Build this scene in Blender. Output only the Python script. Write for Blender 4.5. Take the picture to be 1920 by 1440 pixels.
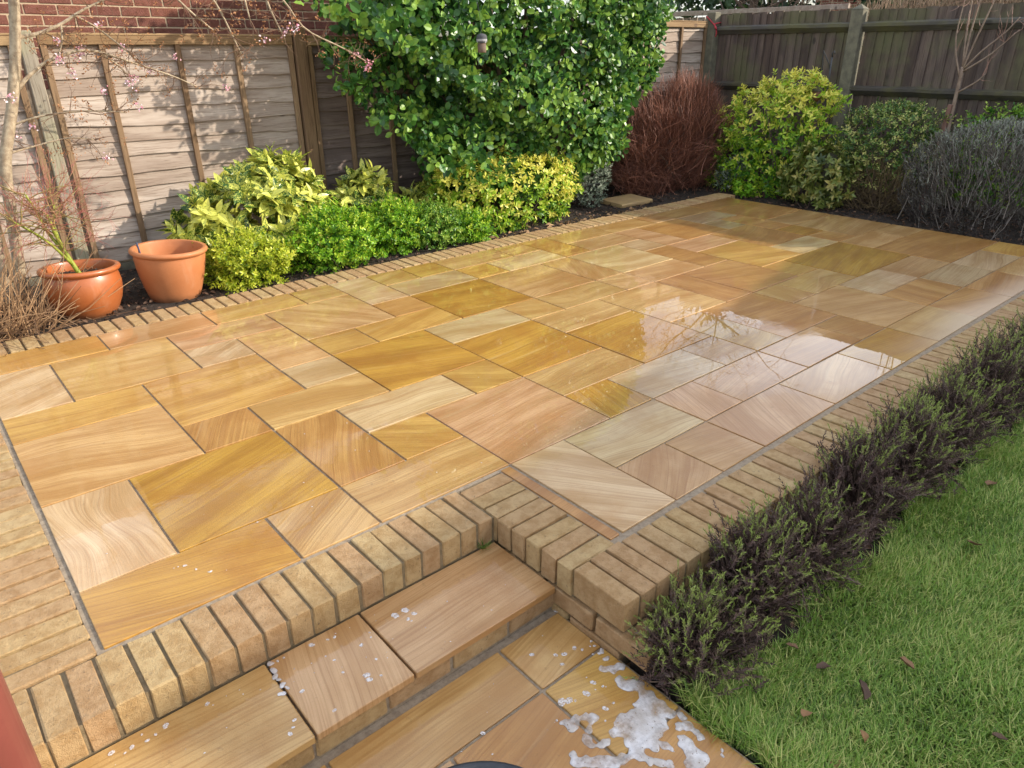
import bpy, math, random
import numpy as np
from mathutils import Vector, Matrix, Euler

for o in list(bpy.data.objects): bpy.data.objects.remove(o)
SC = bpy.context.scene
COL = SC.collection
R = math.radians
random.seed(7)
RNG = np.random.default_rng(11)

# ------------------------------------------------------------------ camera
cam_d = bpy.data.cameras.new('camera')
cam = bpy.data.objects.new('camera', cam_d); COL.objects.link(cam)
_r = Vector((0.75816, -0.65205, -0.00467)); _d = Vector((-0.28034, -0.31948, -0.90518)); _f = Vector((0.58873, 0.68758, -0.42501))
_m = Matrix((( _r.x, -_d.x, -_f.x), (_r.y, -_d.y, -_f.y), (_r.z, -_d.z, -_f.z)))
cam.matrix_world = Matrix.Translation((-0.0942, -4.3532, 1.4391)) @ _m.to_4x4()
cam_d.sensor_width = 36.0; cam_d.lens = 25.08
cam_d.clip_start = 0.05; cam_d.clip_end = 600
SC.camera = cam
CAMPOS = np.array([-0.0942, -4.3532, 1.4391])

# ------------------------------------------------------------------ light
SUN_EL, SUN_AZ = 25.0, -40.0          # azimuth measured from +X towards +Y
w = bpy.data.worlds.new('World'); SC.world = w; w.use_nodes = True
nt = w.node_tree; nt.nodes.clear()
wo = nt.nodes.new('ShaderNodeOutputWorld'); bg = nt.nodes.new('ShaderNodeBackground')
sky = nt.nodes.new('ShaderNodeTexSky'); sky.sky_type = 'NISHITA'; sky.sun_disc = False
sky.sun_elevation = R(SUN_EL); sky.sun_rotation = R(90 - SUN_AZ)
sky.air_density = 1.0; sky.dust_density = 2.2; sky.ozone_density = 1.0
# broken thin cloud over the whole sky
tc = nt.nodes.new('ShaderNodeTexCoord')
mp = nt.nodes.new('ShaderNodeMapping'); mp.inputs['Scale'].default_value = (1, 1, 2.6)
nz = nt.nodes.new('ShaderNodeTexNoise'); nz.inputs['Scale'].default_value = 2.1; nz.inputs['Detail'].default_value = 7; nz.inputs['Roughness'].default_value = 0.6
cr = nt.nodes.new('ShaderNodeMapRange'); cr.inputs['From Min'].default_value = 0.38; cr.inputs['From Max'].default_value = 0.66; cr.inputs['To Max'].default_value = 0.8; cr.interpolation_type = 'SMOOTHSTEP'
mx = nt.nodes.new('ShaderNodeMix'); mx.data_type = 'RGBA'; mx.inputs[7].default_value = (11.4, 12.0, 13.0, 1)
nt.links.new(tc.outputs['Generated'], mp.inputs['Vector']); nt.links.new(mp.outputs[0], nz.inputs['Vector'])
nt.links.new(nz.outputs['Fac'], cr.inputs['Value']); nt.links.new(cr.outputs[0], mx.inputs[0])
nt.links.new(sky.outputs[0], mx.inputs[6]); nt.links.new(mx.outputs[2], bg.inputs['Color'])
bg.inputs['Strength'].default_value = 0.15
nt.links.new(bg.outputs[0], wo.inputs['Surface'])
sd = bpy.data.lights.new('sun', 'SUN'); sd.energy = 3.9; sd.angle = R(0.55); sd.color = (1.0, 0.92, 0.80)
sun = bpy.data.objects.new('sun', sd); COL.objects.link(sun)
SDIR = Vector((math.cos(R(SUN_EL))*math.cos(R(SUN_AZ)), math.cos(R(SUN_EL))*math.sin(R(SUN_AZ)), math.sin(R(SUN_EL))))
sun.rotation_euler = SDIR.to_track_quat('Z', 'Y').to_euler(); sun.location = (0, 0, 20)
SC.view_settings.view_transform = 'Standard'; SC.view_settings.look = 'None'
SC.view_settings.exposure = 0.58; SC.view_settings.gamma = 1.0; SC.view_settings.use_curve_mapping = False
SC.render.engine = 'CYCLES'
SC.cycles.max_bounces = 8; SC.cycles.transparent_max_bounces = 8; SC.cycles.use_denoising = True
SC.cycles.sample_clamp_indirect = 6.0

# ------------------------------------------------------------------ helpers
def make_mesh(name, V, Fs, tint=None, smooth=False):
    V = np.asarray(V, dtype=np.float32)
    if isinstance(Fs, np.ndarray): Fs = [Fs]
    Fs = [np.asarray(f, dtype=np.int32) for f in Fs if len(f)]
    me = bpy.data.meshes.new(name)
    me.vertices.add(len(V)); me.vertices.foreach_set('co', V.ravel())
    loops = np.concatenate([f.ravel() for f in Fs])
    tot = np.concatenate([np.full(len(f), f.shape[1], dtype=np.int32) for f in Fs])
    st = np.concatenate([[0], np.cumsum(tot)[:-1]]).astype(np.int32)
    me.loops.add(len(loops)); me.loops.foreach_set('vertex_index', loops)
    me.polygons.add(len(tot)); me.polygons.foreach_set('loop_start', st)
    try: me.polygons.foreach_set('loop_total', tot)
    except Exception: pass
    me.polygons.foreach_set('use_smooth', np.full(len(tot), bool(smooth)))
    me.update(calc_edges=True)
    if tint is not None:
        a = me.attributes.new('tint', 'FLOAT', 'POINT'); a.data.foreach_set('value', np.asarray(tint, dtype=np.float32))
    return me

def link(name, me, mat=None, parent=None, loc=None, rot=None, kind=None):
    o = bpy.data.objects.new(name, me); COL.objects.link(o)
    if mat is not None and me is not None and len(me.materials) == 0: me.materials.append(mat)
    if parent is not None: o.parent = parent
    if loc is not None: o.location = loc
    if rot is not None: o.rotation_euler = rot
    if kind: o['kind'] = kind
    return o

def thing(name, label, cat, loc=(0, 0, 0), group=None):
    o = bpy.data.objects.new(name, None); COL.objects.link(o); o.location = loc
    o.empty_display_size = 0.1
    o['label'] = label; o['category'] = cat
    if group: o['group'] = group
    return o

def tag(o, label, cat, group=None, kind=None):
    o['label'] = label; o['category'] = cat
    if group: o['group'] = group
    if kind: o['kind'] = kind
    return o

class MB:
    """collects primitive shapes into one mesh"""
    def __init__(s): s.V = []; s.F = {}; s.n = 0; s.T = []
    def add(s, V, Fs, t=0.5):
        V = np.asarray(V, float)
        for f in (Fs if isinstance(Fs, list) else [Fs]):
            f = np.asarray(f, dtype=np.int64)
            if len(f): s.F.setdefault(f.shape[1], []).append(f + s.n)
        s.V.append(V); s.n += len(V); s.T.append(np.full(len(V), t))
    def box(s, lo, hi, t=0.5):
        V, F = cbox([(hi[i]-lo[i]) for i in range(3)], 0.0)
        s.add(V + (np.array(lo)+np.array(hi))/2, F, t)
    def cbox(s, size, c, M=None, t=0.5, jit=0):
        V, F = cbox(size, c)
        if jit: V = V + RNG.normal(0, jit, V.shape)
        if M is not None: V = V @ np.array(M.to_3x3()).T + np.array(M.translation)
        s.add(V, F, t)
    def tube(s, pts, rad, k=6, t=0.5): s.add(*tube(pts, rad, k), t)
    def mesh(s, name, smooth=False):
        return make_mesh(name, np.concatenate(s.V), [np.concatenate(v) for v in s.F.values()], np.concatenate(s.T), smooth)

def cbox(size, c):
    """box centred on the origin with chamfered edges"""
    h = np.array(size, float)/2
    if c <= 0:
        V = np.array([[sx*h[0], sy*h[1], sz*h[2]] for sx in (-1, 1) for sy in (-1, 1) for sz in (-1, 1)])
        F = np.array([[0,1,3,2],[4,6,7,5],[0,4,5,1],[2,3,7,6],[0,2,6,4],[1,5,7,3]])
        return V, [F]
    V = []; idx = {}
    for sx in (-1, 1):
        for sy in (-1, 1):
            for sz in (-1, 1):
                s = np.array([sx, sy, sz])
                for a in range(3):
                    p = s*(h-c); p[a] = s[a]*h[a]; idx[(sx, sy, sz, a)] = len(V); V.append(p)
    V = np.array(V); Q = []; T = []
    for a in range(3):
        b, d = (a+1) % 3, (a+2) % 3
        for sa in (-1, 1):
            loop = []
            for sb, sd_ in ((-1,-1),(1,-1),(1,1),(-1,1)):
                k = [0,0,0]; k[a] = sa; k[b] = sb; k[d] = sd_; loop.append(idx[(*k, a)])
            Q.append(loop)
        for sb in (-1, 1):
            for sd_ in (-1, 1):
                k0 = [0,0,0]; k0[b] = sb; k0[d] = sd_; k1 = list(k0); k0[a] = -1; k1[a] = 1
                Q.append([idx[(*k0, b)], idx[(*k1, b)], idx[(*k1, d)], idx[(*k0, d)]])
    for sx in (-1, 1):
        for sy in (-1, 1):
            for sz in (-1, 1): T.append([idx[(sx, sy, sz, a)] for a in range(3)])
    def fix(fs):
        out = []
        for f in fs:
            p = V[f]; n = np.cross(p[1]-p[0], p[2]-p[0])
            out.append(f if n @ p.mean(0) > 0 else f[::-1])
        return np.array(out)
    return V, [fix(Q), fix(T)]

def tube(pts, rad, k=6):
    P = np.asarray(pts, float); n = len(P)
    rad = np.broadcast_to(np.asarray(rad, float), (n,))
    Tn = np.gradient(P, axis=0); Tn /= np.linalg.norm(Tn, axis=1, keepdims=True)+1e-9
    up = np.array([0.31, 0.17, 0.93]) if abs(Tn[0, 2]) < 0.9 else np.array([0.95, 0.2, 0.1])
    A = np.cross(Tn, up); A /= np.linalg.norm(A, axis=1, keepdims=True)+1e-9
    B = np.cross(Tn, A)
    th = np.arange(k)*2*math.pi/k
    V = P[:, None] + rad[:, None, None]*(np.cos(th)[None, :, None]*A[:, None]+np.sin(th)[None, :, None]*B[:, None])
    V = V.reshape(-1, 3); q = []
    for i in range(n-1):
        for j in range(k):
            a = i*k+j; b = i*k+(j+1) % k; q.append([a, b, b+k, a+k])
    V = np.vstack([V, P[:1], P[-1:]]); t = []
    for j in range(k):
        t.append([(j+1) % k, j, n*k]); t.append([(n-1)*k+j, (n-1)*k+(j+1) % k, n*k+1])
    return V, [np.array(q), np.array(t)]

def lathe(prof, k=40):
    P = np.array(prof, float); n = len(P); th = np.arange(k)*2*math.pi/k
    V = np.stack([P[:, 0][:, None]*np.cos(th), P[:, 0][:, None]*np.sin(th), np.repeat(P[:, 1][:, None], k, 1)], -1).reshape(-1, 3)
    q = []
    for i in range(n-1):
        for j in range(k):
            a = i*k+j; b = i*k+(j+1) % k; q.append([a, b, b+k, a+k])
    return V, [np.array(q)]

# ------------------------------------------------------------------ node helper
class Mat:
    def __init__(s, name):
        s.m = bpy.data.materials.new(name); s.m.use_nodes = True; s.nt = s.m.node_tree
        s.b = s.nt.nodes['Principled BSDF']; s.out = s.nt.nodes['Material Output']
    def n(s, t, props=None, **ins):
        nd = s.nt.nodes.new('ShaderNode'+t)
        for k, v in (props or {}).items(): setattr(nd, k, v)
        for k, v in ins.items(): s.set(nd, k, v)
        return nd
    def set(s, nd, k, v):
        if k.startswith('i') and k[1:].isdigit(): sock = nd.inputs[int(k[1:])]
        else: sock = nd.inputs[k.replace('_', ' ')]
        if hasattr(v, 'is_output'): s.nt.links.new(v, sock)
        else: sock.default_value = v
    def P(s, **ins):
        for k, v in ins.items(): s.set(s.b, k, v)
        return s
    def noise(s, vec=None, scale=5, detail=3, rough=0.55, dist=0.0):
        nd = s.n('TexNoise', None, Scale=scale, Detail=detail, Roughness=rough, Distortion=dist)
        if vec is not None: s.nt.links.new(vec, nd.inputs['Vector'])
        return nd.outputs['Fac']
    def math(s, op, a, b=0.0, c=None, clamp=False):
        nd = s.n('Math', {'operation': op, 'use_clamp': clamp}, i0=a, i1=b)
        if c is not None: s.set(nd, 'i2', c)
        return nd.outputs[0]
    def ramp(s, f, lo, hi, a=0.0, b=1.0):
        nd = s.n('MapRange', {'interpolation_type': 'SMOOTHSTEP'}, i0=f, i1=lo, i2=hi, i3=a, i4=b)
        return nd.outputs[0]
    def mix(s, f, a, b, blend='MIX'):
        nd = s.n('Mix', {'data_type': 'RGBA', 'blend_type': blend}); nd.clamp_factor = True
        s.set(nd, 'i0', f); s.set(nd, 'i6', c4(a)); s.set(nd, 'i7', c4(b)); return nd.outputs[2]
    def obj(s): return s.n('TexCoord').outputs['Object']
    def pos(s): return s.n('NewGeometry').outputs['Position']
    def rnd(s): return s.n('ObjectInfo').outputs['Random']
    def tint(s): return s.n('Attribute', {'attribute_name': 'tint'}).outputs['Fac']
    def bump(s, h, strength=0.3, dist=0.01, normal=None):
        nd = s.n('Bump', None, Height=h, Strength=strength, Distance=dist)
        if normal is not None: s.nt.links.new(normal, nd.inputs['Normal'])
        return nd.outputs[0]
    def mapping(s, vec, scale=(1, 1, 1), loc=(0, 0, 0), rot=(0, 0, 0)):
        nd = s.n('Mapping', None, Scale=scale, Location=loc, Rotation=rot); s.nt.links.new(vec, nd.inputs['Vector']); return nd.outputs[0]
    def shift(s, vec, amt):
        """add a per-object random offset to a vector"""
        cx = s.n('CombineXYZ', None, X=s.math('MULTIPLY', s.rnd(), amt), Y=s.math('MULTIPLY', s.rnd(), amt*1.7), Z=s.math('MULTIPLY', s.rnd(), amt*0.6))
        return s.n('VectorMath', {'operation': 'ADD'}, i0=vec, i1=cx.outputs[0]).outputs[0]

def c4(a):
    if hasattr(a, 'is_output') or len(a) == 4: return a
    return (a[0], a[1], a[2], 1.0)

# ------------------------------------------------------------------ materials
POOLS = [(2.95, -2.12, .40, .36), (3.35, -2.15, .36, .3), (3.45, -2.86, .42, .36), (2.9, -2.75, .4, .35), (1.6, -1.1, .5, .35), (0.9, -.9, .5, .3)]
def sandstone():
    M = Mat('wet_sandstone')
    oi = M.n('ObjectInfo'); base = oi.outputs['Color']
    ang = M.n('Attribute', {'attribute_type': 'OBJECT', 'attribute_name': 'strata_angle'}).outputs['Fac']
    curl = M.n('Attribute', {'attribute_type': 'OBJECT', 'attribute_name': 'strata_curl'}).outputs['Fac']
    v = M.shift(M.obj(), 37.0)
    rot = M.n('VectorRotate', {'rotation_type': 'Z_AXIS'}, Vector=v, Angle=ang).outputs[0]
    wn = M.noise(M.mapping(rot, (1, 1.6, 1)), 1.9, 1, 0.45)
    wob = M.math('MULTIPLY', M.math('SUBTRACT', wn, 0.5), curl)
    sp = M.n('SeparateXYZ', None, Vector=rot)
    y2 = M.math('ADD', sp.outputs['Y'], wob)
    def band(sx, sy, detail, off):
        c = M.n('CombineXYZ', None, X=M.math('MULTIPLY', sp.outputs['X'], sx), Y=M.math('MULTIPLY', y2, sy), Z=off)
        return M.noise(c.outputs[0], 1.0, detail, 0.62)
    b1 = band(1.3, 120, 3, 0.0); b2 = band(0.55, 24, 3, 5.0); b3 = band(1.2, 7.0, 4, 9.0)
    bl = M.noise(v, 3.4, 5, 0.66)
    gr = M.noise(v, 240, 2, 0.6)
    dark = M.mix(1.0, base, (0.80, 0.71, 0.58), 'MULTIPLY'); lite = M.mix(1.0, base, (1.14, 1.18, 1.30), 'MULTIPLY')
    col = M.mix(M.ramp(b3, 0.36, 0.64), dark, lite)
    col = M.mix(M.math('MULTIPLY', M.ramp(b1, 0.45, 0.66), 0.48), col, M.mix(1.0, base, (0.60, 0.47, 0.32), 'MULTIPLY'))
    col = M.mix(M.math('MULTIPLY', M.ramp(b2, 0.57, 0.70), 0.62), col, M.mix(0.6, base, (0.24, 0.095, 0.022)))
    col = M.mix(M.math('MULTIPLY', M.ramp(b2, 0.42, 0.28), 0.22), col, (0.56, 0.41, 0.22))
    col = M.mix(M.math('MULTIPLY', M.ramp(bl, 0.46, 0.70), 0.60), col, M.mix(1.0, base, (0.78, 0.62, 0.42), 'MULTIPLY'))
    sp2 = M.noise(v, 26, 4, 0.7)
    col = M.mix(M.math('MULTIPLY', M.ramp(sp2, 0.64, 0.74), 0.35), col, (0.16, 0.09, 0.035))
    col = M.mix(M.math('MULTIPLY', M.ramp(gr, 0.5, 0.75), 0.14), col, (0.20, 0.12, 0.06))
    # water lying on the stone: where it stands deep it mirrors, where it has drained the stone is satin
    ps = M.pos()
    pn = M.noise(M.mapping(ps, (1, 1, 0)), 1.05, 3, 0.5); pf = M.noise(M.mapping(ps, (1, 1, 0), (3, 7, 0)), 7.0, 3, 0.6)
    spw = M.n('SeparateXYZ', None, Vector=ps)
    pool = None                                    # shallow dips that hold standing water
    for cx, cy, rx, ry in POOLS:
        dx = M.math('DIVIDE', M.math('SUBTRACT', spw.outputs['X'], cx), rx); dy = M.math('DIVIDE', M.math('SUBTRACT', spw.outputs['Y'], cy), ry)
        e = M.math('SUBTRACT', 1.0, M.math('SQRT', M.math('ADD', M.math('MULTIPLY', dx, dx), M.math('MULTIPLY', dy, dy))))
        pool = e if pool is None else M.math('MAXIMUM', pool, e)
    wetv = M.math('ADD', M.math('ADD', M.math('MULTIPLY', pn, 0.9), M.math('MULTIPLY', pf, 0.10)), M.math('MULTIPLY', M.math('MAXIMUM', pool, 0.0), 0.35))
    pud = M.ramp(wetv, 0.535, 0.585)
    # stone drying out beside the right-hand coping
    spx = M.n('SeparateXYZ', None, Vector=ps)
    dry = M.math('MULTIPLY', M.ramp(M.math('ADD', spx.outputs['Y'], M.math('MULTIPLY', pn, 0.35)), -2.72, -2.98), M.ramp(spx.outputs['X'], 3.3, 4.3))
    col = M.mix(M.math('MULTIPLY', dry, 0.75), col, M.mix(0.6, base, (0.66, 0.58, 0.49)))
    M.P(Base_Color=col, Roughness=M.math('ADD', 0.42, M.math('MULTIPLY', bl, 0.22)), IOR=1.45)
    M.P(Coat_Weight=M.math('SUBTRACT', 1.0, dry), Coat_IOR=M.math('ADD', 1.37, M.math('MULTIPLY', pud, 0.20)),
        Coat_Roughness=M.math('ADD', 0.006, M.math('MULTIPLY', M.math('SUBTRACT', 1.0, pud), M.math('ADD', 0.012, M.math('MULTIPLY', pf, 0.085)))))
    h = M.math('ADD', M.math('MULTIPLY', b1, 0.6), M.math('ADD', M.math('MULTIPLY', gr, 0.5), bl))
    M.P(Normal=M.bump(M.math('ADD', h, M.math('MULTIPLY', b2, 0.8)), 0.45, 0.006))
    wv = M.noise(M.shift(ps, 5.0), 16.0, 3, 0.55)
    cn = M.n('Bump', None, Height=wv, Distance=0.002, Strength=M.math('ADD', 0.012, M.math('MULTIPLY', M.math('SUBTRACT', 1.0, pud), 0.16)))
    M.P(Coat_Normal=cn.outputs[0])
    return M.m

def brick_mat(name, c1, c2, c3, wet=0.25):
    M = Mat(name); v = M.shift(M.obj(), 29.0); r = M.rnd()
    n1 = M.noise(v, 22, 5, 0.7); n2 = M.noise(v, 80, 5, 0.75); n3 = M.noise(v, 420, 2, 0.6)
    col = M.mix(M.ramp(r, 0.15, 0.6), c1, c2)
    r2 = M.math('FRACT', M.math('MULTIPLY', r, 7.31))
    col = M.mix(M.math('MULTIPLY', M.ramp(r2, 0.72, 0.95), 0.8), col, c3)
    col = M.mix(M.ramp(n1, 0.36, 0.66), col, M.mix(1.0, col, (0.76, 0.68, 0.56), 'MULTIPLY'))
    col = M.mix(M.math('MULTIPLY', M.ramp(n2, 0.58, 0.70), 0.75), col, (0.13, 0.085, 0.045))
    col = M.mix(M.math('MULTIPLY', M.ramp(n3, 0.62, 0.8), 0.35), col, (0.62, 0.5, 0.34))
    h = M.math('ADD', M.math('MULTIPLY', n2, 1.0), M.math('ADD', M.math('MULTIPLY', n3, 0.5), M.math('MULTIPLY', n1, 0.6)))
    M.P(Base_Color=col, Roughness=0.82, Normal=M.bump(h, 0.9, 0.008), Coat_Weight=wet, Coat_Roughness=0.35, Coat_IOR=1.33)
    return M.m

def plain(name, c1, c2, scale=20, rough=0.8, bump=0.4, dist=0.004, coat=0.0, obj=False, rnd=0.0):
    M = Mat(name); v = M.obj() if obj else M.pos()
    if rnd: v = M.shift(v, 19.0)
    n1 = M.noise(v, scale, 5, 0.65); n2 = M.noise(v, scale*9, 3, 0.6)
    col = M.mix(M.ramp(n1, 0.32, 0.68), c1, c2)
    if rnd:
        col = M.mix(M.math('MULTIPLY', M.rnd(), rnd), col, M.mix(1.0, col, (0.5, 0.45, 0.42), 'MULTIPLY'))
    M.P(Base_Color=col, Roughness=rough, Normal=M.bump(M.math('ADD', n1, M.math('MULTIPLY', n2, 0.6)), bump, dist))
    if coat: M.P(Coat_Weight=coat, Coat_Roughness=0.2, Coat_IOR=1.35)
    return M.m

def wood(name, c1, c2, knot, axis=0, green=0.0, rough=0.85, gc=(0.10, 0.12, 0.035)):
    """sawn, weathered timber with the grain along the local axis"""
    M = Mat(name); v = M.shift(M.obj(), 23.0)
    s = [34, 34, 34]; s[axis] = 1.3
    s2 = [7, 7, 7]; s2[axis] = 0.9
    n0 = M.noise(v, 3.0, 3, 0.5)
    w = M.n('VectorMath', {'operation': 'ADD'}, i0=v, i1=M.n('CombineXYZ', None, X=M.math('MULTIPLY', n0, 0.03), Y=M.math('MULTIPLY', n0, 0.03), Z=M.math('MULTIPLY', n0, 0.03)).outputs[0]).outputs[0]
    g1 = M.noise(M.mapping(w, s), 3.0, 4, 0.65); g2 = M.noise(M.mapping(w, s2), 2.2, 3, 0.55)
    col = M.mix(M.ramp(g2, 0.34, 0.66), c1, c2)
    col = M.mix(M.math('MULTIPLY', M.ramp(g1, 0.48, 0.66), 0.75), col, M.mix(1.0, c1, (0.46, 0.40, 0.35), 'MULTIPLY'))
    col = M.mix(M.math('MULTIPLY', M.math('SUBTRACT', M.rnd(), 0.2), 0.85), col, M.mix(1.0, col, (0.55, 0.48, 0.42), 'MULTIPLY'))
    vo = M.n('TexVoronoi', None, Scale=1.0); sv = [5.2, 5.2, 5.2]; sv[axis] = 3.2
    M.nt.links.new(M.mapping(v, sv), vo.inputs['Vector'])
    k = M.ramp(vo.outputs['Distance'], 0.15, 0.07)
    col = M.mix(M.math('MULTIPLY', k, 0.8), col, knot)
    if green:
        gn = M.noise(M.pos(), 2.1, 4, 0.6)
        col = M.mix(M.math('MULTIPLY', M.ramp(gn, 0.44, 0.66), green), col, gc)
    M.P(Base_Color=col, Roughness=rough, Normal=M.bump(M.math('ADD', g1, M.math('MULTIPLY', g2, 0.5)), 0.5, 0.004))
    return M.m

def leaf_mat(name, lo, mid, hi, rough=0.35, trans=0.25, speck=None, coat=0.0, back=None):
    """leaf: colour follows the tint attribute (young growth light, old growth dark)"""
    M = Mat(name); t = M.tint(); v = M.obj()
    n = M.noise(M.pos(), 30, 2, 0.5)
    f = M.math('ADD', t, M.math('MULTIPLY', M.math('SUBTRACT', n, 0.5), 0.25), clamp=True)
    col = M.mix(M.ramp(f, 0.05, 0.5), lo, mid); col = M.mix(M.ramp(f, 0.5, 0.95), col, hi)
    if speck:
        s1 = M.noise(M.pos(), 95, 3, 0.7); s2 = M.noise(M.pos(), 14, 2, 0.5)
        thr = M.math('ADD', s1, M.math('MULTIPLY', M.math('SUBTRACT', s2, 0.5), 0.35))
        thr = M.math('ADD', thr, M.math('MULTIPLY', M.math('SUBTRACT', t, 0.5), 0.30))
        col = M.mix(M.ramp(thr, 0.40, 0.49), col, speck)
    M.P(Base_Color=col, Roughness=rough, IOR=1.45)
    if coat: M.P(Coat_Weight=coat, Coat_Roughness=0.18)
    tr = M.n('BsdfTranslucent'); M.nt.links.new(col, tr.inputs['Color'])
    mx = M.n('MixShader', None, Fac=trans)
    M.nt.links.new(M.b.outputs[0], mx.inputs[1]); M.nt.links.new(tr.outputs[0], mx.inputs[2]); M.nt.links.new(mx.outputs[0], M.out.inputs['Surface'])
    return M.m

def tinted(name, lo, hi, rough=0.7, bump=0.0):
    M = Mat(name); t = M.tint(); n = M.noise(M.pos(), 60, 3, 0.6)
    col = M.mix(M.math('ADD', t, M.math('MULTIPLY', M.math('SUBTRACT', n, 0.5), 0.3), clamp=True), lo, hi)
    M.P(Base_Color=col, Roughness=rough)
    if bump: M.P(Normal=M.bump(n, bump, 0.003))
    return M.m

m_stone = sandstone()
m_brick = brick_mat('buff_brick', (0.49, 0.330, 0.150), (0.46, 0.288, 0.140), (0.51, 0.365, 0.175))
m_red = brick_mat('red_brick', (0.25, 0.088, 0.058), (0.20, 0.07, 0.05), (0.30, 0.12, 0.075), 0.0)
m_mortar = plain('patio_grout', (0.25, 0.19, 0.13), (0.37, 0.295, 0.21), 60, 0.9, 0.8, 0.006)
m_bmortar = plain('brick_mortar', (0.17, 0.125, 0.065), (0.26, 0.19, 0.105), 45, 0.9, 0.8, 0.006, 0.15)
m_pale_mortar = plain('pale_mortar', (0.42, 0.30, 0.19), (0.50, 0.38, 0.25), 30, 0.9, 0.5)
m_soil = plain('garden_soil', (0.022, 0.015, 0.010), (0.050, 0.033, 0.022), 14, 0.95, 1.0, 0.03)
m_turf = plain('turf_soil', (0.035, 0.055, 0.012), (0.06, 0.075, 0.02), 30, 0.95, 0.8, 0.02)
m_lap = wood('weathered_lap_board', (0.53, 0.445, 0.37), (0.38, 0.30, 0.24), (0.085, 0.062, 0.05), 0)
m_lapshade = wood('shaded_lap_board', (0.20, 0.15, 0.125), (0.14, 0.10, 0.085), (0.06, 0.045, 0.04), 0)  # same lap board, with the big shrub's shade put into its colour
m_batten = wood('brown_batten', (0.30, 0.195, 0.105), (0.24, 0.15, 0.08), (0.10, 0.06, 0.04), 2)
m_rail = wood('brown_top_rail', (0.36, 0.235, 0.115), (0.30, 0.19, 0.09), (0.12, 0.07, 0.04), 0)
m_greypost = wood('pale_grey_post', (0.46, 0.42, 0.34), (0.38, 0.35, 0.28), (0.12, 0.11, 0.09), 2, 0.35, gc=(0.30, 0.30, 0.15))
m_feather = wood('dark_feather_board', (0.16, 0.115, 0.092), (0.085, 0.060, 0.052), (0.03, 0.022, 0.02), 2, 0.7, gc=(0.135, 0.135, 0.06))
m_arris = wood('mossy_arris_rail', (0.115, 0.105, 0.09), (0.08, 0.07, 0.062), (0.03, 0.025, 0.02), 1, 0.45, gc=(0.16, 0.15, 0.03))
m_conc = plain('concrete_post', (0.115, 0.105, 0.075), (0.19, 0.17, 0.115), 12, 0.92, 0.6)
def terracotta(name, c1, c2, rough, coat):
    M = Mat(name); v = M.obj(); n1 = M.noise(v, 7, 5, .65); n2 = M.noise(v, 90, 3, .6); n3 = M.noise(M.mapping(v, (14, 14, 3)), 1.0, 4, .65)
    col = M.mix(M.ramp(n1, .3, .7), c1, c2)
    col = M.mix(M.math('MULTIPLY', M.ramp(n3, .55, .78), .22), col, (.55, .34, .22))
    sz = M.n('SeparateXYZ', None, Vector=v)
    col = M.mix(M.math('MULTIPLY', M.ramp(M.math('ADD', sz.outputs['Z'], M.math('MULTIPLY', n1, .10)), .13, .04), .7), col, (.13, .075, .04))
    col = M.mix(M.math('MULTIPLY', M.ramp(n2, .62, .74), .3), col, (.20, .09, .04))
    M.P(Base_Color=col, Roughness=M.math('ADD', rough, M.math('MULTIPLY', n1, .2)), Normal=M.bump(M.math('ADD', n2, M.math('MULTIPLY', n3, .8)), .15, .003), Coat_Weight=coat, Coat_Roughness=.2); return M.m
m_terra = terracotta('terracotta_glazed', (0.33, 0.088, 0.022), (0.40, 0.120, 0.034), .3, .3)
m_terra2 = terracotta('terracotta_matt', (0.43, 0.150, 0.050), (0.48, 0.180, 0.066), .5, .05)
#'terracotta_glazed', (0.40, 0.125, 0.036), (0.45, 0.155, 0.05), 6, 0.32, 0.08, 0.002, 0.35, True)
m_bark = plain('pale_bark', (0.46, 0.37, 0.25), (0.26, 0.19, 0.12), 26, 0.9, 0.8, 0.006)
m_bark2 = plain('brown_bark', (0.13, 0.085, 0.055), (0.075, 0.05, 0.035), 22, 0.9, 0.8, 0.005)

# ================================================================== THE SETTING
G = 0.285                                   # paving module
ZP = -0.20                                  # lower path level
ground = link('ground', make_mesh('ground', [(-150,-150,-0.32),(150,-150,-0.32),(150,150,-0.32),(-150,150,-0.32)], np.array([[0,1,2,3]])), m_turf, kind='structure')

# ---- patio: mortar bed with every flagstone on it
mb = MB()
mb.box((-0.016, -9.05*G, -0.14), (23.42*G, 0.02, -0.007)); mb.box((4.775*G, -11.13*G, -0.14), (23.42*G, -9.05*G-0.0005, -0.0072))
patio = link('patio', mb.mesh('patio_bed'), m_mortar, kind='structure')

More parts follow.
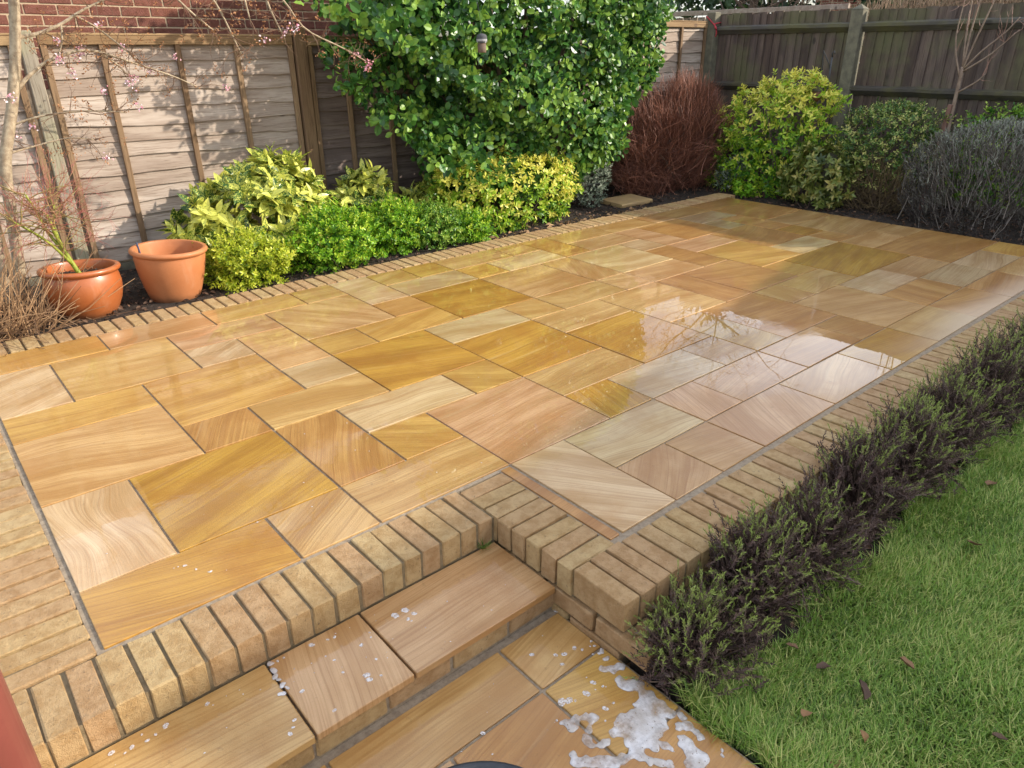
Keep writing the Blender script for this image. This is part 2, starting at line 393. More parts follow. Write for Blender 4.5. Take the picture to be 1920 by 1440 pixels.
SL = """0 0 2 1,2 0 4 1,4 0 6 1,6 0 7 1,7 0 8 2,8 0 9 1,9 0 10 1,8 1 10 2,10 0 12 1,12 0 13 1,10 1 11 2,11 1 13 2,13 0 14 2,14 0 16 1,14 1 16 2,16 0 18 1,18 0 19 1,19 0 21 1,21 0 23.42 1,
0 1 1 3,1 1 3 3,3 1 5 2,3 2 4 3,4 2 5 4,5 1 7 3,7 2 8 3,16 1 17 3,15 2 16 3,13 2 15 4,17 1 19 3,19 1 21 2,19 2 20 3,20 2 21 4,21 1 23.42 3,21 3 23.42 4,16 3 18 4,15 3 16 5,16 4 18 6,18 3 20 5,13 4 15 5,14 5 16 7,13 5 14 7,16 6 17 7,18 5 20 6,20 4 21 5,21 4 23.42 6,20 5 21 6,20 6 22 7,22 6 23.42 7,17 6 20 8,20 7 23.42 9,18 8 20 9,18 9 20 10,20 9 22 10,22 9 23.42 10,18 10 20 11,20 10 22 11,22 10 23.42 11,16 10 18 11,14 10 16 11,12 10 14 11,10 10 12 11,8 10 10 11,7 10 8 11,6 10 7 11,5 9 6 11,4.79 9.03 4.97 11,
16 8 18 9,16 9 18 10,14 8 16 10,15 7 17 8,14 7 15 8,13 9 14 10,12 7 14 9,11 7 12 9,11 9 13 10,10 8 11 9,9 6 11 8,11 5 13 7,9 9 11 10,8 8 10 9,7 7 9 8,7 8 8 9,8 9 9 10,6 9 8 10,5 7 7 9,4 6 6 7,6 6 7 7,0 3 2 4,0 4 2 6,2 3 4 5,2 5 3 6,3 5 5 6,4 4 5 5,0 6 1 8,1 6 3 8,0 8 2 9,2 8 3 9,3 6 4 8,4 7 5 8,3 8 5 9,5 3 6 4,6 3 8 4,8 2 10 4,5 4 7 6,7 4 9 5,9 4 10 5,7 5 9 7,9 5 11 6,10 4 12 5,10 2 12 4,12 2 13 4,12 4 13 5"""
PAL = {'A': (0.39, 0.192, 0.026), 'Y': (0.46, 0.262, 0.056), 'P': (0.50, 0.345, 0.165), 'K': (0.46, 0.268, 0.112), 'T': (0.46, 0.275, 0.092), 'O': (0.42, 0.215, 0.056), 'G': (0.44, 0.300, 0.135)}
SPEC = {(8,2):'A',(5,4):'A',(7,5):'A',(0,8):'A',(9,6):'A',(7,8):'A',(1,6):'A',(0,3):'Y',(2,3):'Y',(0,1):'P',(4,6):'P',(5,9):'P',(6,9):'P',(8,8):'P',(3,2):'P',(0,6):'P',(3,5):'T',
 (8,9):'K',(7,10):'K',(8,10):'K',(5,7):'K',(6,10):'K',(9,9):'K',(10,8):'K',(3,6):'O',(14,5):'O',(13,5):'O',(12,7):'O',(16,8):'P',(18,9):'G',(10,10):'K',(16,4):'Y',(15,3):'O',(17,6):'A',(20,7):'O',(20,4):'A',(21,1):'O',(19,1):'G',(19,2):'G',(15,2):'G',(16,1):'K',(17,1):'O',(18,3):'O',(20,9):'G',(18,10):'O',(12,10):'A',(14,10):'T',(13,9):'O',(11,9):'O',(2,5):'O',(4.79,9.03):'O',(0,4):'T',(3,8):'T',(1,1):'T',(5,1):'K',(14,8):'T',(8,0):'T',(7,0):'P'}
ANG = {(3,6):62,(1,6):22,(4,7):-38,(5,9):-52,(7,8):75,(8,9):70,(8,10):58,(0,1):30,(6,10):30,(3,2):40,(16,9):70,(2,5):60,(2,8):35,(9,4):-20,(12,2):60,(5,1):-55,(5,4):-22,(6,6):-35,(14,7):70,(16,9.0):80}
rs = random.Random(5)
for it in SL.replace('\n', '').split(','):
    u0, v0, u1, v1 = [float(t) for t in it.split()]
    g = 0.0032 + rs.uniform(0, 0.0016)
    lx, ly = (u1-u0)*G - 2*g, (v1-v0)*G - 2*g
    V, F = cbox((lx, ly, 0.022), 0.0018)
    o = link('slab', make_mesh('slab', V, F), m_stone, patio, ((u0+u1)/2*G+rs.uniform(-.0008,.0008), -(v0+v1)/2*G+rs.uniform(-.0008,.0008), -0.011+rs.uniform(-0.0012, 0.0012)), (R(rs.uniform(-.11,.11)), R(rs.uniform(-.11,.11)), R(rs.uniform(-.08,.08))))
    k = SPEC.get((u0, v0)) or rs.choice('TTTTTOKYPT')
    c = PAL[k]; f = rs.uniform(0.9, 1.1); h = rs.uniform(-0.03, 0.03) + (0.06 if k == 'A' else 0)
    o.color = (c[0]*f, c[1]*f*(1+h), c[2]*f*(1-2*h), 1)
    a = ANG.get((u0, v0), rs.gauss(0, 9) + (0 if (u1-u0) >= (v1-v0) else (90 if rs.random() < .35 else 0)))
    o['strata_angle'] = R(-a); o['strata_curl'] = rs.choice([.04, .07, .12, .22]) if k not in 'PG' else rs.choice([.10, .18, .26])

# ---- brick helper
BR = []
for i in range(6):
    V, F = cbox((0.0665, 0.207, 0.100), 0.0028)
    BR.append(make_mesh('brick', V + RNG.normal(0, 0.0011, V.shape), F)); BR[-1].materials.append(m_brick)
def brick(parent, x, y, z, rz=0.0, wscale=1.0, lscale=1.0, rx=0.0, mesh=None, j=1.0):
    o = link('brick', mesh or rs.choice(BR), None, parent, (x+rs.uniform(-.001,.001)*j, y+rs.uniform(-.0018,.0018)*j, z+rs.uniform(-.0016,.0016)*j), (rx+R(rs.uniform(-.6,.6))*j, R(rs.uniform(-.8,.8))*j, rz+R(rs.uniform(-.9,.9))*j))
    o.scale = (wscale, lscale, 1); return o
def bed(parent, boxes, mat=None):
    mb = MB()
    for lo, hi in boxes: mb.box(lo, hi)
    return link('mortar', mb.mesh('mortar'), mat or m_bmortar, parent)

# back edging, beside the long planting bed
eb = thing('brick_edging', 'row of buff bricks on edge between the paving and the fence-side planting bed', 'edging')
ub = -0.80
while ub < 23.75:
    p = 0.2697
    brick(eb, (ub+p/2)*G, 0.425*G, -0.050, 0, .96); ub += p
bed(eb, [((-0.80*G, 0.0205, -0.16), (23.95*G, 0.78*G, -0.0125))])
# left edging
el = thing('brick_edging', 'buff bricks on edge bordering the near left end of the patio', 'edging')
vj = [9.03-0.271*i for i in range(34)]
for v in vj: brick(el, -0.42*G, -(v-0.135)*G, -0.050, R(90), .94)
bed(el, [((-0.79*G, -9.035*G, -0.16), (-0.0165, 0.02, -0.0125))])
# retaining wall: front coping, return and right-hand coping with courses beneath
wl = thing('retaining_wall', 'low buff brick wall capped with bricks on edge along the step and lawn side of the patio', 'wall')
FJ = [-0.88,-0.61,-0.35,-0.10,.17,.42,.68,.95,1.22,1.47,1.72,1.98,2.26,2.54,2.80,3.04,3.30,3.58,3.83,4.06]
for a, b in zip(FJ[:-1], FJ[1:]): brick(wl, (a+b)/2*G, -9.42*G, -0.050, 0, ((b-a)*G-0.0095)/0.0665)
RJ = np.linspace(9.08, 11.09, 9)
for a, b in zip(RJ[:-1], RJ[1:]): brick(wl, 4.425*G, -(a+b)/2*G, -0.050, R(90), ((b-a)*G-0.0095)/0.0665, 0.955)
CJ = list(np.linspace(4.09, 6.67, 11)); 
while CJ[-1] < 23.6: CJ.append(CJ[-1]+0.2697)
for a, b in zip(CJ[:-1], CJ[1:]): brick(wl, (a+b)/2*G, -11.452*G, -0.050, 0, ((b-a)*G-0.0095)/0.0665)
bed(wl, [((-0.87*G, -9.768*G, -0.34), (4.09*G, -9.052*G, -0.0075)), ((4.13*G, -11.1*G, -0.34), (4.774*G, -9.053*G, -0.0104)), ((4.16*G, -11.80*G, -0.34), (23.6*G, -11.132*G, -0.0108))])
SB = []
for i in range(4):
    V, F = cbox((0.205, 0.100, 0.062), 0.004); SB.append(make_mesh('brick', V + RNG.normal(0, 0.001, V.shape), F)); SB[-1].materials.append(m_brick)
for c, z in enumerate((-0.143, -0.214, -0.285)):                 # courses under the coping
    y = -9.80*G-0.11+(0.107 if c % 2 else 0)+0.03
    while y > -11.62*G:
        brick(wl, 4.09*G+0.047, y-0.06, z, R(90), mesh=rs.choice(SB), j=.6); y -= 0.217
    x = 4.09*G+0.2+(0.1 if c % 2 else 0)
    while x < 4.6:
        brick(wl, x, -11.84*G+0.047, z, 0, mesh=rs.choice(SB), j=.6); x += 0.217

# ---- step
stp = thing('garden_step', 'sandstone step with brick riser leading down from the patio to the lower path', 'step')
bed(stp, [((-2.6*G, -10.80*G, -0.34), (4.075*G, -9.747*G, -0.124))], m_mortar)
def flag(parent, name, x0, x1, y0, y1, z, t, key, ang=0, curl=.05):
    V, F = cbox((x1-x0, y1-y0, t), 0.0025)
    o = link(name, make_mesh(name, V, F), m_stone, parent, ((x0+x1)/2, (y0+y1)/2, z-t/2), (R(rs.uniform(-.1,.1)), R(rs.uniform(-.1,.1)), 0))
    c = PAL[key]; f = rs.uniform(.95, 1.05); o.color = (c[0]*f, c[1]*f, c[2]*f, 1); o['strata_angle'] = R(-ang); o['strata_curl'] = curl; return o
y0, y1 = -10.87*G, -9.80*G
flag(stp, 'tread', 2.22*G, 4.06*G, y0, y1, -0.0995, 0.025, 'K', 2)
flag(stp, 'tread', 1.19*G, 2.195*G, y0, y1, -0.0995, 0.025, 'K', 75, .10)
flag(stp, 'tread', -0.9*G, 1.165*G, y0, y1, -0.1005, 0.025, 'T', -3, .06)
flag(stp, 'tread', -2.6*G, -0.925*G, y0, y1, -0.0995, 0.025, 'O', 3)
x = -2.6*G
for i in range(9):
    brick(stp, x+0.105, -10.83*G+0.052, -0.163, 0, mesh=rs.choice(SB), j=.5); x += 0.215
# ---- lower path
mb = MB(); mb.box((-3.0, -9.0, -0.34), (1.168, -10.80*G-0.001, ZP-0.007))
path = link('lower_path', mb.mesh('path_bed'), m_mortar, kind='structure')
g = 0.005
PX = [(-3.0, 1.21, 10.87, 11.58, 'O', 3), (1.21, 3.21, 10.87, 11.58, 'T', 2), (3.21, 4.09, 10.87, 11.58, 'T', 12), (-3.0, 0.1, 11.58, 13.6, 'T', 0), (0.1, 2.08, 11.58, 12.6, 'K', 4), (2.08, 3.21, 11.58, 12.6, 'O', 14), (3.21, 4.09, 11.58, 12.6, 'Y', -18),
      (0.1, 2.08, 12.6, 13.6, 'T', 0), (2.08, 4.09, 12.6, 13.6, 'O', 5), (-3.0, 0.1, 13.6, 15.6, 'P', 0), (0.1, 2.1, 13.6, 15.6, 'T', 0), (2.1, 4.09, 13.6, 15.6, 'K', 3), (-3, 1, 15.6, 18, 'T', 0), (1, 4.09, 15.6, 18, 'O', 0)]
for a, b, c, d, k, an in PX:
    flag(path, 'slab', a*G+g, b*G-g, -d*G+g, -c*G-g-(0.004 if c < 11 else 0), ZP, 0.02, k, an, .05)

# ---- planting beds and lawn
bx = MB()
bx.box((-3.0, 0.785*G, -0.31), (23.95*G, 1.62, -0.045)); bx.box((23.955*G, -7.5, -0.31), (8.6, 1.615, -0.05)); bx.box((1.2, -3.68, -0.31), (23.9*G, -11.86*G, -0.212))
bedo = link('planting_bed', bx.mesh('planting_bed'), m_soil, kind='structure')
lx = np.linspace(1.175, 8.2, 60); ly = np.linspace(-3.63, -12, 50)
gx, gy = np.meshgrid(lx, ly, indexing='ij')
gz = -0.222+0.012*np.sin(gx*3.1+gy*2.2)+0.01*np.sin(gy*5.3-gx*1.7)
V = np.stack([gx, gy, gz], -1).reshape(-1, 3)
q = []
for i in range(59):
    for j in range(49):
        a = i*50+j; q.append([a, a+1, a+51, a+50])
lawn = link('lawn', make_mesh('lawn', V, np.array(q)[:, ::-1], smooth=True), m_turf, kind='structure')

# ================================================================== FENCES AND HOUSES
def lap_board(L, h, seed):
    """one waney-edged lap board, length L along x, thick edge at the bottom"""
    r = np.random.default_rng(seed); n = 14
    xs = np.linspace(-L/2, L/2, n); wv = np.cumsum(r.normal(0, .006, n)); wv -= wv.mean()
    wv = np.clip(wv, -.017, .017)
    V = []
    for x_, d in zip(xs, wv):
        V += [(x_, 0.0, h), (x_, -0.004, h), (x_, -0.024+r.normal(0, .0015), d+0.004), (x_, -0.022, d), (x_, -0.006, d)]
    q = []
    for i in range(n-1):
        for j in range(5):
            a = i*5+j; b = i*5+(j+1) % 5; q.append([a, b, b+5, a+5])
    e = [[0, 1, 2], [0, 2, 3], [0, 3, 4]]; k = (n-1)*5
    e += [[k+2, k+1, k], [k+3, k+2, k], [k+4, k+3, k]]
    return make_mesh('board', V, [np.array(q)[:, ::-1], np.array(e)[:, ::-1]])
def lap_panel(label, x0, x1, ztop, y, bat, mats, zbot=0.02, pitch=0.106, face_rail=True):
    p = thing('lap_fence', label, 'fence', ((x0+x1)/2, y, 0))
    L = x1-x0; z = zbot; cx = (x0+x1)/2; i = 0
    while z < ztop-0.07:
        me = lap_board(L-0.012, 0.150 if z+0.15 < ztop-.02 else ztop-0.02-z, int(x0*100+z*1000)+500)
        link('board', me, mats[0], p, (rs.uniform(-.003, .003), rs.uniform(-.001, .002), z)); z += pitch+rs.uniform(-.006, .006)
    V, F = cbox((0.038, 0.026, ztop-zbot-0.055), 0.002); bm = make_mesh('batten', V, F); bm.materials.append(mats[1])
    for b in [x0+0.022, *bat, x1-0.022]:
        link('batten', bm, None, p, (b-cx, -0.034, (ztop+zbot)/2-0.03), (0, R(rs.uniform(-.3, .3)), 0))
    V, F = cbox((L, 0.03, 0.055), 0.002); link('top_rail', make_mesh('top_rail', V, F), mats[2], p, (0, -0.036, ztop-0.029))
    V, F = cbox((L, 0.058, 0.014), 0.002); link('capping', make_mesh('capping', V, F), mats[2], p, (0, -0.022, ztop+0.0075))
    V, F = cbox((L, 0.03, zbot+0.10), 0.002); link('gravel_board', make_mesh('gravel_board', V, F), m_conc, p, (0, 0.0, (zbot-0.10)/2-0.012))
    return p
YF = 1.5
lap_panel('sunlit lap fence panel at the far left behind the bare blossom shrub', -1.10, 0.775, 1.53, YF, [-0.6, -0.1, 0.4], (m_lap, m_batten, m_rail))
lap_panel('sunlit pale lap fence panel behind the terracotta pots', 0.905, 2.635, 1.535, YF, [1.27, 1.765, 2.19], (m_lap, m_batten, m_rail))
lap_panel('shaded brown lap fence panel between wooden post and big glossy shrub', 2.755, 4.56, 1.53, YF, [3.09, 3.49, 4.0], (m_lapshade, m_batten, m_rail))
lap_panel('lap fence panel hidden behind the big glossy shrub', 4.66, 6.44, 1.60, YF, [5.2, 5.8], (m_lapshade, m_batten, m_rail))
lap_panel('pale lap fence panel in the corner above the red-twigged shrub', 6.55, 8.04, 1.72, YF, [7.0, 7.56], (m_lap, m_batten, m_rail))
def post(label, x, y, w, d, h, mat, cap=0.0, name='fence_post'):
    mb = MB(); mb.cbox((w, d, h+0.3), 0.006, Matrix.Translation((0, 0, (h-0.3)/2)))
    if cap:
        V = np.array([(-w/2, -d/2, h), (w/2, -d/2, h), (w/2, d/2, h), (-w/2, d/2, h), (0, 0, h+cap)]); V[:4, :2] *= 1.02
        mb.add(V, [np.array([[0,1,4],[1,2,4],[2,3,4],[3,0,4]])])
    return tag(link(name, mb.mesh('post'), mat, None, (x, y, 0)), label, 'post')
post('pale algae-stained post at the left behind the potted acer', 0.84, YF-0.005, 0.085, 0.09, 1.56, m_greypost)
post('brown square timber post at the end of the sunlit fence panel', 2.695, YF-0.02, 0.10, 0.10, 1.61, m_batten)
post('timber post behind the big glossy shrub', 4.61, YF, 0.09, 0.09, 1.6, m_batten)
post('second timber post behind the big glossy shrub nearer the corner', 6.495, YF, 0.09, 0.09, 1.66, m_batten)
post('grey corner post tied with red cord where the two fences meet', 8.13, 1.44, 0.12, 0.12, 1.83, m_conc)

# far fence: feather-edge boards on arris rails between concrete posts
XF = 8.19
def feather_panel(label, ya, yb, ztop):
    p = thing('board_fence', label, 'fence', (XF, (ya+yb)/2, 0)); cy = (ya+yb)/2; y = ya; i = 0
    meshes = []
    for k in range(5):
        V = np.array([(0, -.062, 0), (-.022, -.062, 0), (-.005, .062, 0), (0, .062, 0)], float)
        n = 7; r = np.random.default_rng(50+k); W = []
        for t in np.linspace(0, 1, n):
            B = V.copy(); B[:, 2] = t*(ztop+0.06); B[:, 1] += r.normal(0, .0025); B[:, 0] += r.normal(0, .0012)
            W.append(B)
        W = np.concatenate(W); q = []
        for a in range(n-1):
            for j in range(4):
                c0 = a*4+j; c1 = a*4+(j+1) % 4; q.append([c0, c1, c1+4, c0+4])
        q += [[3,2,1,0], [(n-1)*4+j for j in range(4)]]
        m = make_mesh('board', W, np.array(q)); m.materials.append(m_feather); meshes.append(m)
    while y < yb-0.03:
        o = link('board', rs.choice(meshes), None, p, (rs.uniform(-.004, .003), min(y+0.055, yb-.06)-cy, -0.06), (R(rs.uniform(-.5, .5)), 0, 0)); o.scale = (1, 1, rs.uniform(.992, 1.004)); y += 0.094+rs.uniform(-.004, .004)
    for z in (0.30, 1.02, 1.635):
        L = yb-ya; V = np.array([(-.018, -L/2, -.048), (-.018, -L/2, .048), (-.078, -L/2, .030), (-.078, -L/2, .0), (-.03, -L/2, -.048)])
        n = 9; W = []; r = np.random.default_rng(int(z*100))
        for t in np.linspace(0, 1, n):
            B = V.copy(); B[:, 1] += t*L; B[:, 2] += r.normal(0, .002); B[:, 0] += r.normal(0, .001); W.append(B)
        W = np.concatenate(W); q = []
        for a in range(n-1):
            for j in range(5):
                c0 = a*5+j; c1 = a*5+(j+1) % 5; q.append([c0, c1, c1+5, c0+5])
        link('rail', make_mesh('rail', W, [np.array(q), np.array([[4,3,2,1,0]]), np.array([[(n-1)*5+j for j in range(5)]])]), m_arris, p, (0, 0, z))
    V, F = cbox((0.035, yb-ya, 0.22), .004); link('gravel_board', make_mesh('gravel_board', V, F), m_conc, p, (0.0, 0, -0.02))
feather_panel('dark feather-edge fence panel beside the corner post behind the golden shrub', -0.297, 1.385, 1.81)
feather_panel('dark feather-edge fence panel behind the bare sapling', -2.142, -0.413, 1.80)
feather_panel('dark feather-edge fence panel beyond the right edge of the patio', -4.0, -2.258, 1.80)
post('mossy concrete fence post with pointed top between the two dark panels', XF-0.045, -0.355, 0.13, 0.125, 1.80, m_conc, 0.05)
post('concrete fence post at the right end of the dark fence', XF-0.045, -2.20, 0.13, 0.125, 1.80, m_conc, 0.05)
m_cord = plain('red_cord', (0.45, 0.03, 0.04), (0.30, 0.02, 0.03), 60, 0.7)
mb = MB(); mb.tube([(8.06, 1.50, 1.79), (8.05, 1.44, 1.75), (8.055, 1.38, 1.70), (8.06, 1.345, 1.67), (8.06, 1.33, 1.60), (8.055, 1.335, 1.56)], .008, 5)
mb.tube([(8.055, 1.36, 1.69), (8.04, 1.34, 1.655), (8.05, 1.325, 1.64), (8.06, 1.345, 1.66)], .01, 5); mb.tube([(8.06, 1.38, 1.70), (8.10, 1.36, 1.71), (8.2, 1.37, 1.72)], .008, 5)
tag(link('cord', mb.mesh('cord', True), m_cord), 'red cord knotted round the grey corner post of the fence', 'cord')

# brick house beyond the left fence (its wall shows above the fence)
YW = 2.6
hs = thing('brick_house', 'red brick house wall rising behind the left fence', 'house', (1.2, YW, 0))
V, F = cbox((0.213, 0.1, 0.064), .003); RB = []
for i in range(4): RB.append(make_mesh('brick', V+RNG.normal(0, .0009, V.shape), F)); RB[-1].materials.append(m_red)
for c in range(13):
    z = 1.165+c*0.075; x = -1.75-(0.1125 if c % 2 else 0)
    while x < 4.0:
        o = link('brick', rs.choice(RB), None, hs, (x+0.1125-1.2, 0.05, z+0.0375)); o.location.y += rs.uniform(-.0015, .0015); o.rotation_euler = (0, R(rs.uniform(-.25, .25)), R(rs.uniform(-.3, .3))); x += 0.225
wm = MB(); wm.box((-3.4, 0.006, -0.3), (2.95, 5.5, 2.6)); link('wall', wm.mesh('wall'), m_pale_mortar, hs)
def brick_tex(name, c1, c2, mo):
    M = Mat(name); b = M.n('TexBrick', None, Color1=c4(c1), Color2=c4(c2), Mortar=c4(mo), Scale=1.0); b.inputs['Brick Width'].default_value = .225; b.inputs['Row Height'].default_value = .075; b.inputs['Mortar Size'].default_value = .008
    sp = M.n('SeparateXYZ', None, Vector=M.pos()); cx = M.n('CombineXYZ', None, X=M.math('ADD', sp.outputs['X'], sp.outputs['Y']), Y=sp.outputs['Z'])
    M.nt.links.new(cx.outputs[0], b.inputs['Vector']); M.P(Base_Color=b.outputs['Color'], Roughness=.9, Normal=M.bump(b.outputs['Fac'], .4, .01)); return M.m
m_brt = brick_tex('brickwork', (0.26, 0.075, 0.045), (0.2, 0.06, 0.04), (0.45, .34, .22))
m_tile = plain('roof_tile', (0.20, 0.075, 0.045), (0.13, 0.055, 0.04), 3, .9)
wm = MB(); wm.box((-3.41, -0.02, 2.14), (2.96, 5.51, 2.6)); link('upper_wall', wm.mesh('upper_wall'), m_brt, hs)
link('roof', make_mesh('roof', [(-3.7, -.35, 2.52), (3.2, -.35, 2.52), (3.2, 2.75, 4.3), (-3.7, 2.75, 4.3), (3.2, 5.85, 2.52), (-3.7, 5.85, 2.52), (-3.7, -.35, 2.44), (3.2, -.35, 2.44), (3.2, 5.85, 2.44), (-3.7, 5.85, 2.44)], [np.array([[0,1,2,3],[3,2,4,5],[0,6,7,1],[5,4,8,9],[7,6,9,8]]), np.array([[1,7,2],[7,8,2],[8,4,2],[0,3,6],[6,3,9],[9,3,5]])]), m_tile, hs)

# unseen house added beyond the far fence; its gable shades lawn and patio corner
bg_ = thing('shade_house', 'unseen brick house with a pitched tiled roof added beyond the far fence to shade the lawn', 'house', (12.4, -10.2, 0))
wm = MB(); wm.box((-3.3, -5.0, -0.3), (3.3, 5.0, 2.35)); V = np.array([(-3.3, -5, 2.35), (-3.3, 5, 2.35), (-3.3, 0, 5.2), (3.3, -5, 2.35), (3.3, 5, 2.35), (3.3, 0, 5.2)])
wm.add(V, [np.array([[0,2,1],[3,4,5]]), np.array([[0,3,5,2],[1,2,5,4]])]); link('wall', wm.mesh('wall'), m_brt, bg_)
link('roof', make_mesh('roof', [(-3.55, -5.35, 2.28), (3.55, -5.35, 2.28), (3.55, 0, 5.32), (-3.55, 0, 5.32), (3.55, 5.35, 2.28), (-3.55, 5.35, 2.28), (-3.55, -5.35, 2.18), (3.55, -5.35, 2.18), (3.55, 0, 5.22), (-3.55, 0, 5.22), (3.55, 5.35, 2.18), (-3.55, 5.35, 2.18)],
    np.array([[0,1,2,3],[3,2,4,5],[6,9,8,7],[9,11,10,8],[0,6,7,1],[4,10,11,5],[1,7,8,2],[2,8,10,4],[0,3,9,6],[3,5,11,9]])), m_tile, bg_)
m_glass = plain('window_glass', (0.03, 0.035, 0.04), (0.04, 0.045, 0.05), 3, .05, 0)
m_white = plain('white_paint', (0.75, 0.75, 0.73), (0.8, 0.8, 0.78), 3, .5, .05)
for yy in (-2.2, 2.2):
    f = MB(); f.box((-3.36, yy-.6, .9), (-3.301, yy+.6, 2.0)); fo = link('window', f.mesh('window'), m_white, bg_); f = MB(); f.box((-3.37, yy-.52, .98), (-3.361, yy+.52, 1.92)); link('pane', f.mesh('pane'), m_glass, fo)
#@@PLANTS
# ================================================================== PLANTS
def unit(a): return a/(np.linalg.norm(a, axis=-1, keepdims=True)+1e-9)
def leaf_tpl(w, prof='oval', fold=0.10, droop=0.12, rows=4):
    """unit-length leaf along +Y, upper side +Z"""
    t = np.linspace(0, 1, rows+1)
    wd = {'oval': np.sin(np.pi*np.clip(t, 0, 1))**0.6, 'round': np.sin(np.pi*t**0.85)**0.5, 'lance': np.sin(np.pi*t**0.75)**0.9}[prof]*w/2
    V = [(0, 0, 0)]; F = []
    for i in range(1, rows):
        z = -droop*t[i]**2
        V += [(-wd[i], t[i], z+fold*wd[i]), (0, t[i], z-fold*wd[i]*.6), (wd[i], t[i], z+fold*wd[i])]
    V.append((0, 1, -droop)); e = len(V)-1
    F += [[0, 2, 1], [0, 3, 2]]
    for i in range(rows-2):
        a = 1+3*i; F += [[a, a+1, a+4], [a, a+4, a+3], [a+1, a+2, a+5], [a+1, a+5, a+4]]
    a = e-3; F += [[a, a+1, e], [a+1, a+2, e]]
    return np.array(V, float), np.array(F)
def needle_tpl(w): return np.array([(0, 0, 0), (w/2, .45, .02), (0, 1, 0), (-w/2, .45, .02)], float), np.array([[0, 1, 2], [0, 2, 3]])
def blades(P, D, N, S, tpl):
    V, F = tpl; D = unit(D); X = unit(np.cross(D, N)); Z = np.cross(X, D)
    W = P[:, None]+S[:, None, None]*(V[None, :, 0:1]*X[:, None]+V[None, :, 1:2]*D[:, None]+V[None, :, 2:3]*Z[:, None])
    FF = F[None]+(np.arange(len(P))*len(V))[:, None, None]
    return W.reshape(-1, 3), FF.reshape(-1, 3)
def crown(prof, n, r, depth=.25, lump=.12, zcap=None):
    A = np.array(prof, float); s = np.linspace(0, 1, 60)
    k = np.linspace(0, 1, len(A)); A = np.stack([np.interp(s, k, A[:, i]) for i in range(5)], 1)
    rad = (A[:, 3]+A[:, 4])/2; dr = np.gradient(rad); dz = np.gradient(A[:, 0]); wt = np.maximum(rad, .02)*np.hypot(dr, dz)
    i = r.choice(60, n, p=wt/wt.sum()); th = r.uniform(0, 2*np.pi, n)
    B = A[i]+(r.uniform(-.5, .5, n)[:, None])*np.gradient(A, axis=0)[i]
    f = np.zeros(n)
    for q in range(6):
        f += np.sin(th*r.integers(1, 7)+B[:, 0]*r.uniform(4, 13)/max(.3, np.ptp(A[:, 0]))*2+r.uniform(0, 6.28))
    u = r.random(n)**2.2
    k = (1+lump*f/2.4)*(1-depth*u)
    P = np.stack([B[:, 1]+B[:, 3]*k*np.cos(th), B[:, 2]+B[:, 4]*k*np.sin(th), B[:, 0]-(depth*u*.3)*B[:, 3]*(dz[i] < abs(dr[i]))], 1)
    H = unit(np.stack([np.cos(th)*B[:, 4], np.sin(th)*B[:, 3], np.zeros(n)], 1))
    L = np.hypot(dr[i], dz[i])+1e-9
    Nn = unit(H*(dz[i]/L)[:, None]+np.array([0, 0, 1])*(-dr[i]/L)[:, None])
    return P, Nn, u
def perp(D, az):
    a = unit(np.cross(D, np.where(np.abs(D[:, 2:3]) < .9, np.array([[0, 0, 1.]]), np.array([[1., 0, 0]])))); b = np.cross(D, a)
    return a*np.cos(az)[:, None]+b*np.sin(az)[:, None]
def whorl(P, D, r, k, gap, ang, size, jit=.25, t0=.5, tv=.35):
    """k leaves per shoot, spiralling up the last gap*k metres of it"""
    out = [[], [], [], [], []]; az0 = r.uniform(0, 6.28, len(P)); tb = t0+r.normal(0, tv*.6, len(P))
    for i in range(k):
        fr = i/max(1, k-1); az = az0+2.4*i+r.normal(0, .3, len(P)); pr = perp(D, az)
        a = R(ang)*(1.15-.55*fr)+r.normal(0, jit*.6, len(P))
        d = D*np.cos(a)[:, None]+pr*np.sin(a)[:, None]; nn = D*np.sin(a)[:, None]-pr*np.cos(a)[:, None]
        out[0].append(P-D*(gap*(k-1-i))); out[1].append(unit(d+r.normal(0, jit*.35, d.shape))); out[2].append(nn+r.normal(0, jit*.5, nn.shape))
        out[3].append(size*r.uniform(.75, 1.15, len(P))*(1.05-.3*fr)); out[4].append(np.clip(tb+.16*(fr-.5)+r.normal(0, tv*.35, len(P)), 0, 1))
    return [np.concatenate(o) for o in out]
def foliage(parent, name, base, L, tpl, mat, nparts=0, partname='leaf'):
    P, D, N, S, T = L
    P = P-np.array(base); keep = np.ones(len(P), bool)
    if nparts:
        W = P+np.array(base); c = CAMPOS-W; ds = np.linalg.norm(c, axis=1); cen = W.mean(0)
        front = ((W-cen)*unit(c)).sum(1)
        idx = np.argsort(-(front/np.std(front)+1.5*S/S.mean()+RNG.normal(0, .25, len(P))))[:nparts]
        keep[idx] = False; var = []
        for q in range(6):
            me = make_mesh(partname, tpl[0], tpl[1], np.full(len(tpl[0]), .15+.14*q)); me.materials.append(mat); var.append(me)
        Dn = unit(D[idx]); X = unit(np.cross(Dn, N[idx])); Z = np.cross(X, Dn)
        for j, i in enumerate(idx):
            o = link(partname, var[int(np.clip((T[i]-.08)/.14, 0, 5))], None, parent); s = S[i]
            o.matrix_local = Matrix(((X[j, 0]*s, Dn[j, 0]*s, Z[j, 0]*s, P[i, 0]), (X[j, 1]*s, Dn[j, 1]*s, Z[j, 1]*s, P[i, 1]), (X[j, 2]*s, Dn[j, 2]*s, Z[j, 2]*s, P[i, 2]), (0, 0, 0, 1)))
    V, F = blades(P[keep], D[keep], N[keep], S[keep], tpl)
    return link(name, make_mesh(name, V, F, np.repeat(T[keep], len(tpl[0]))), mat, parent, kind='stuff')
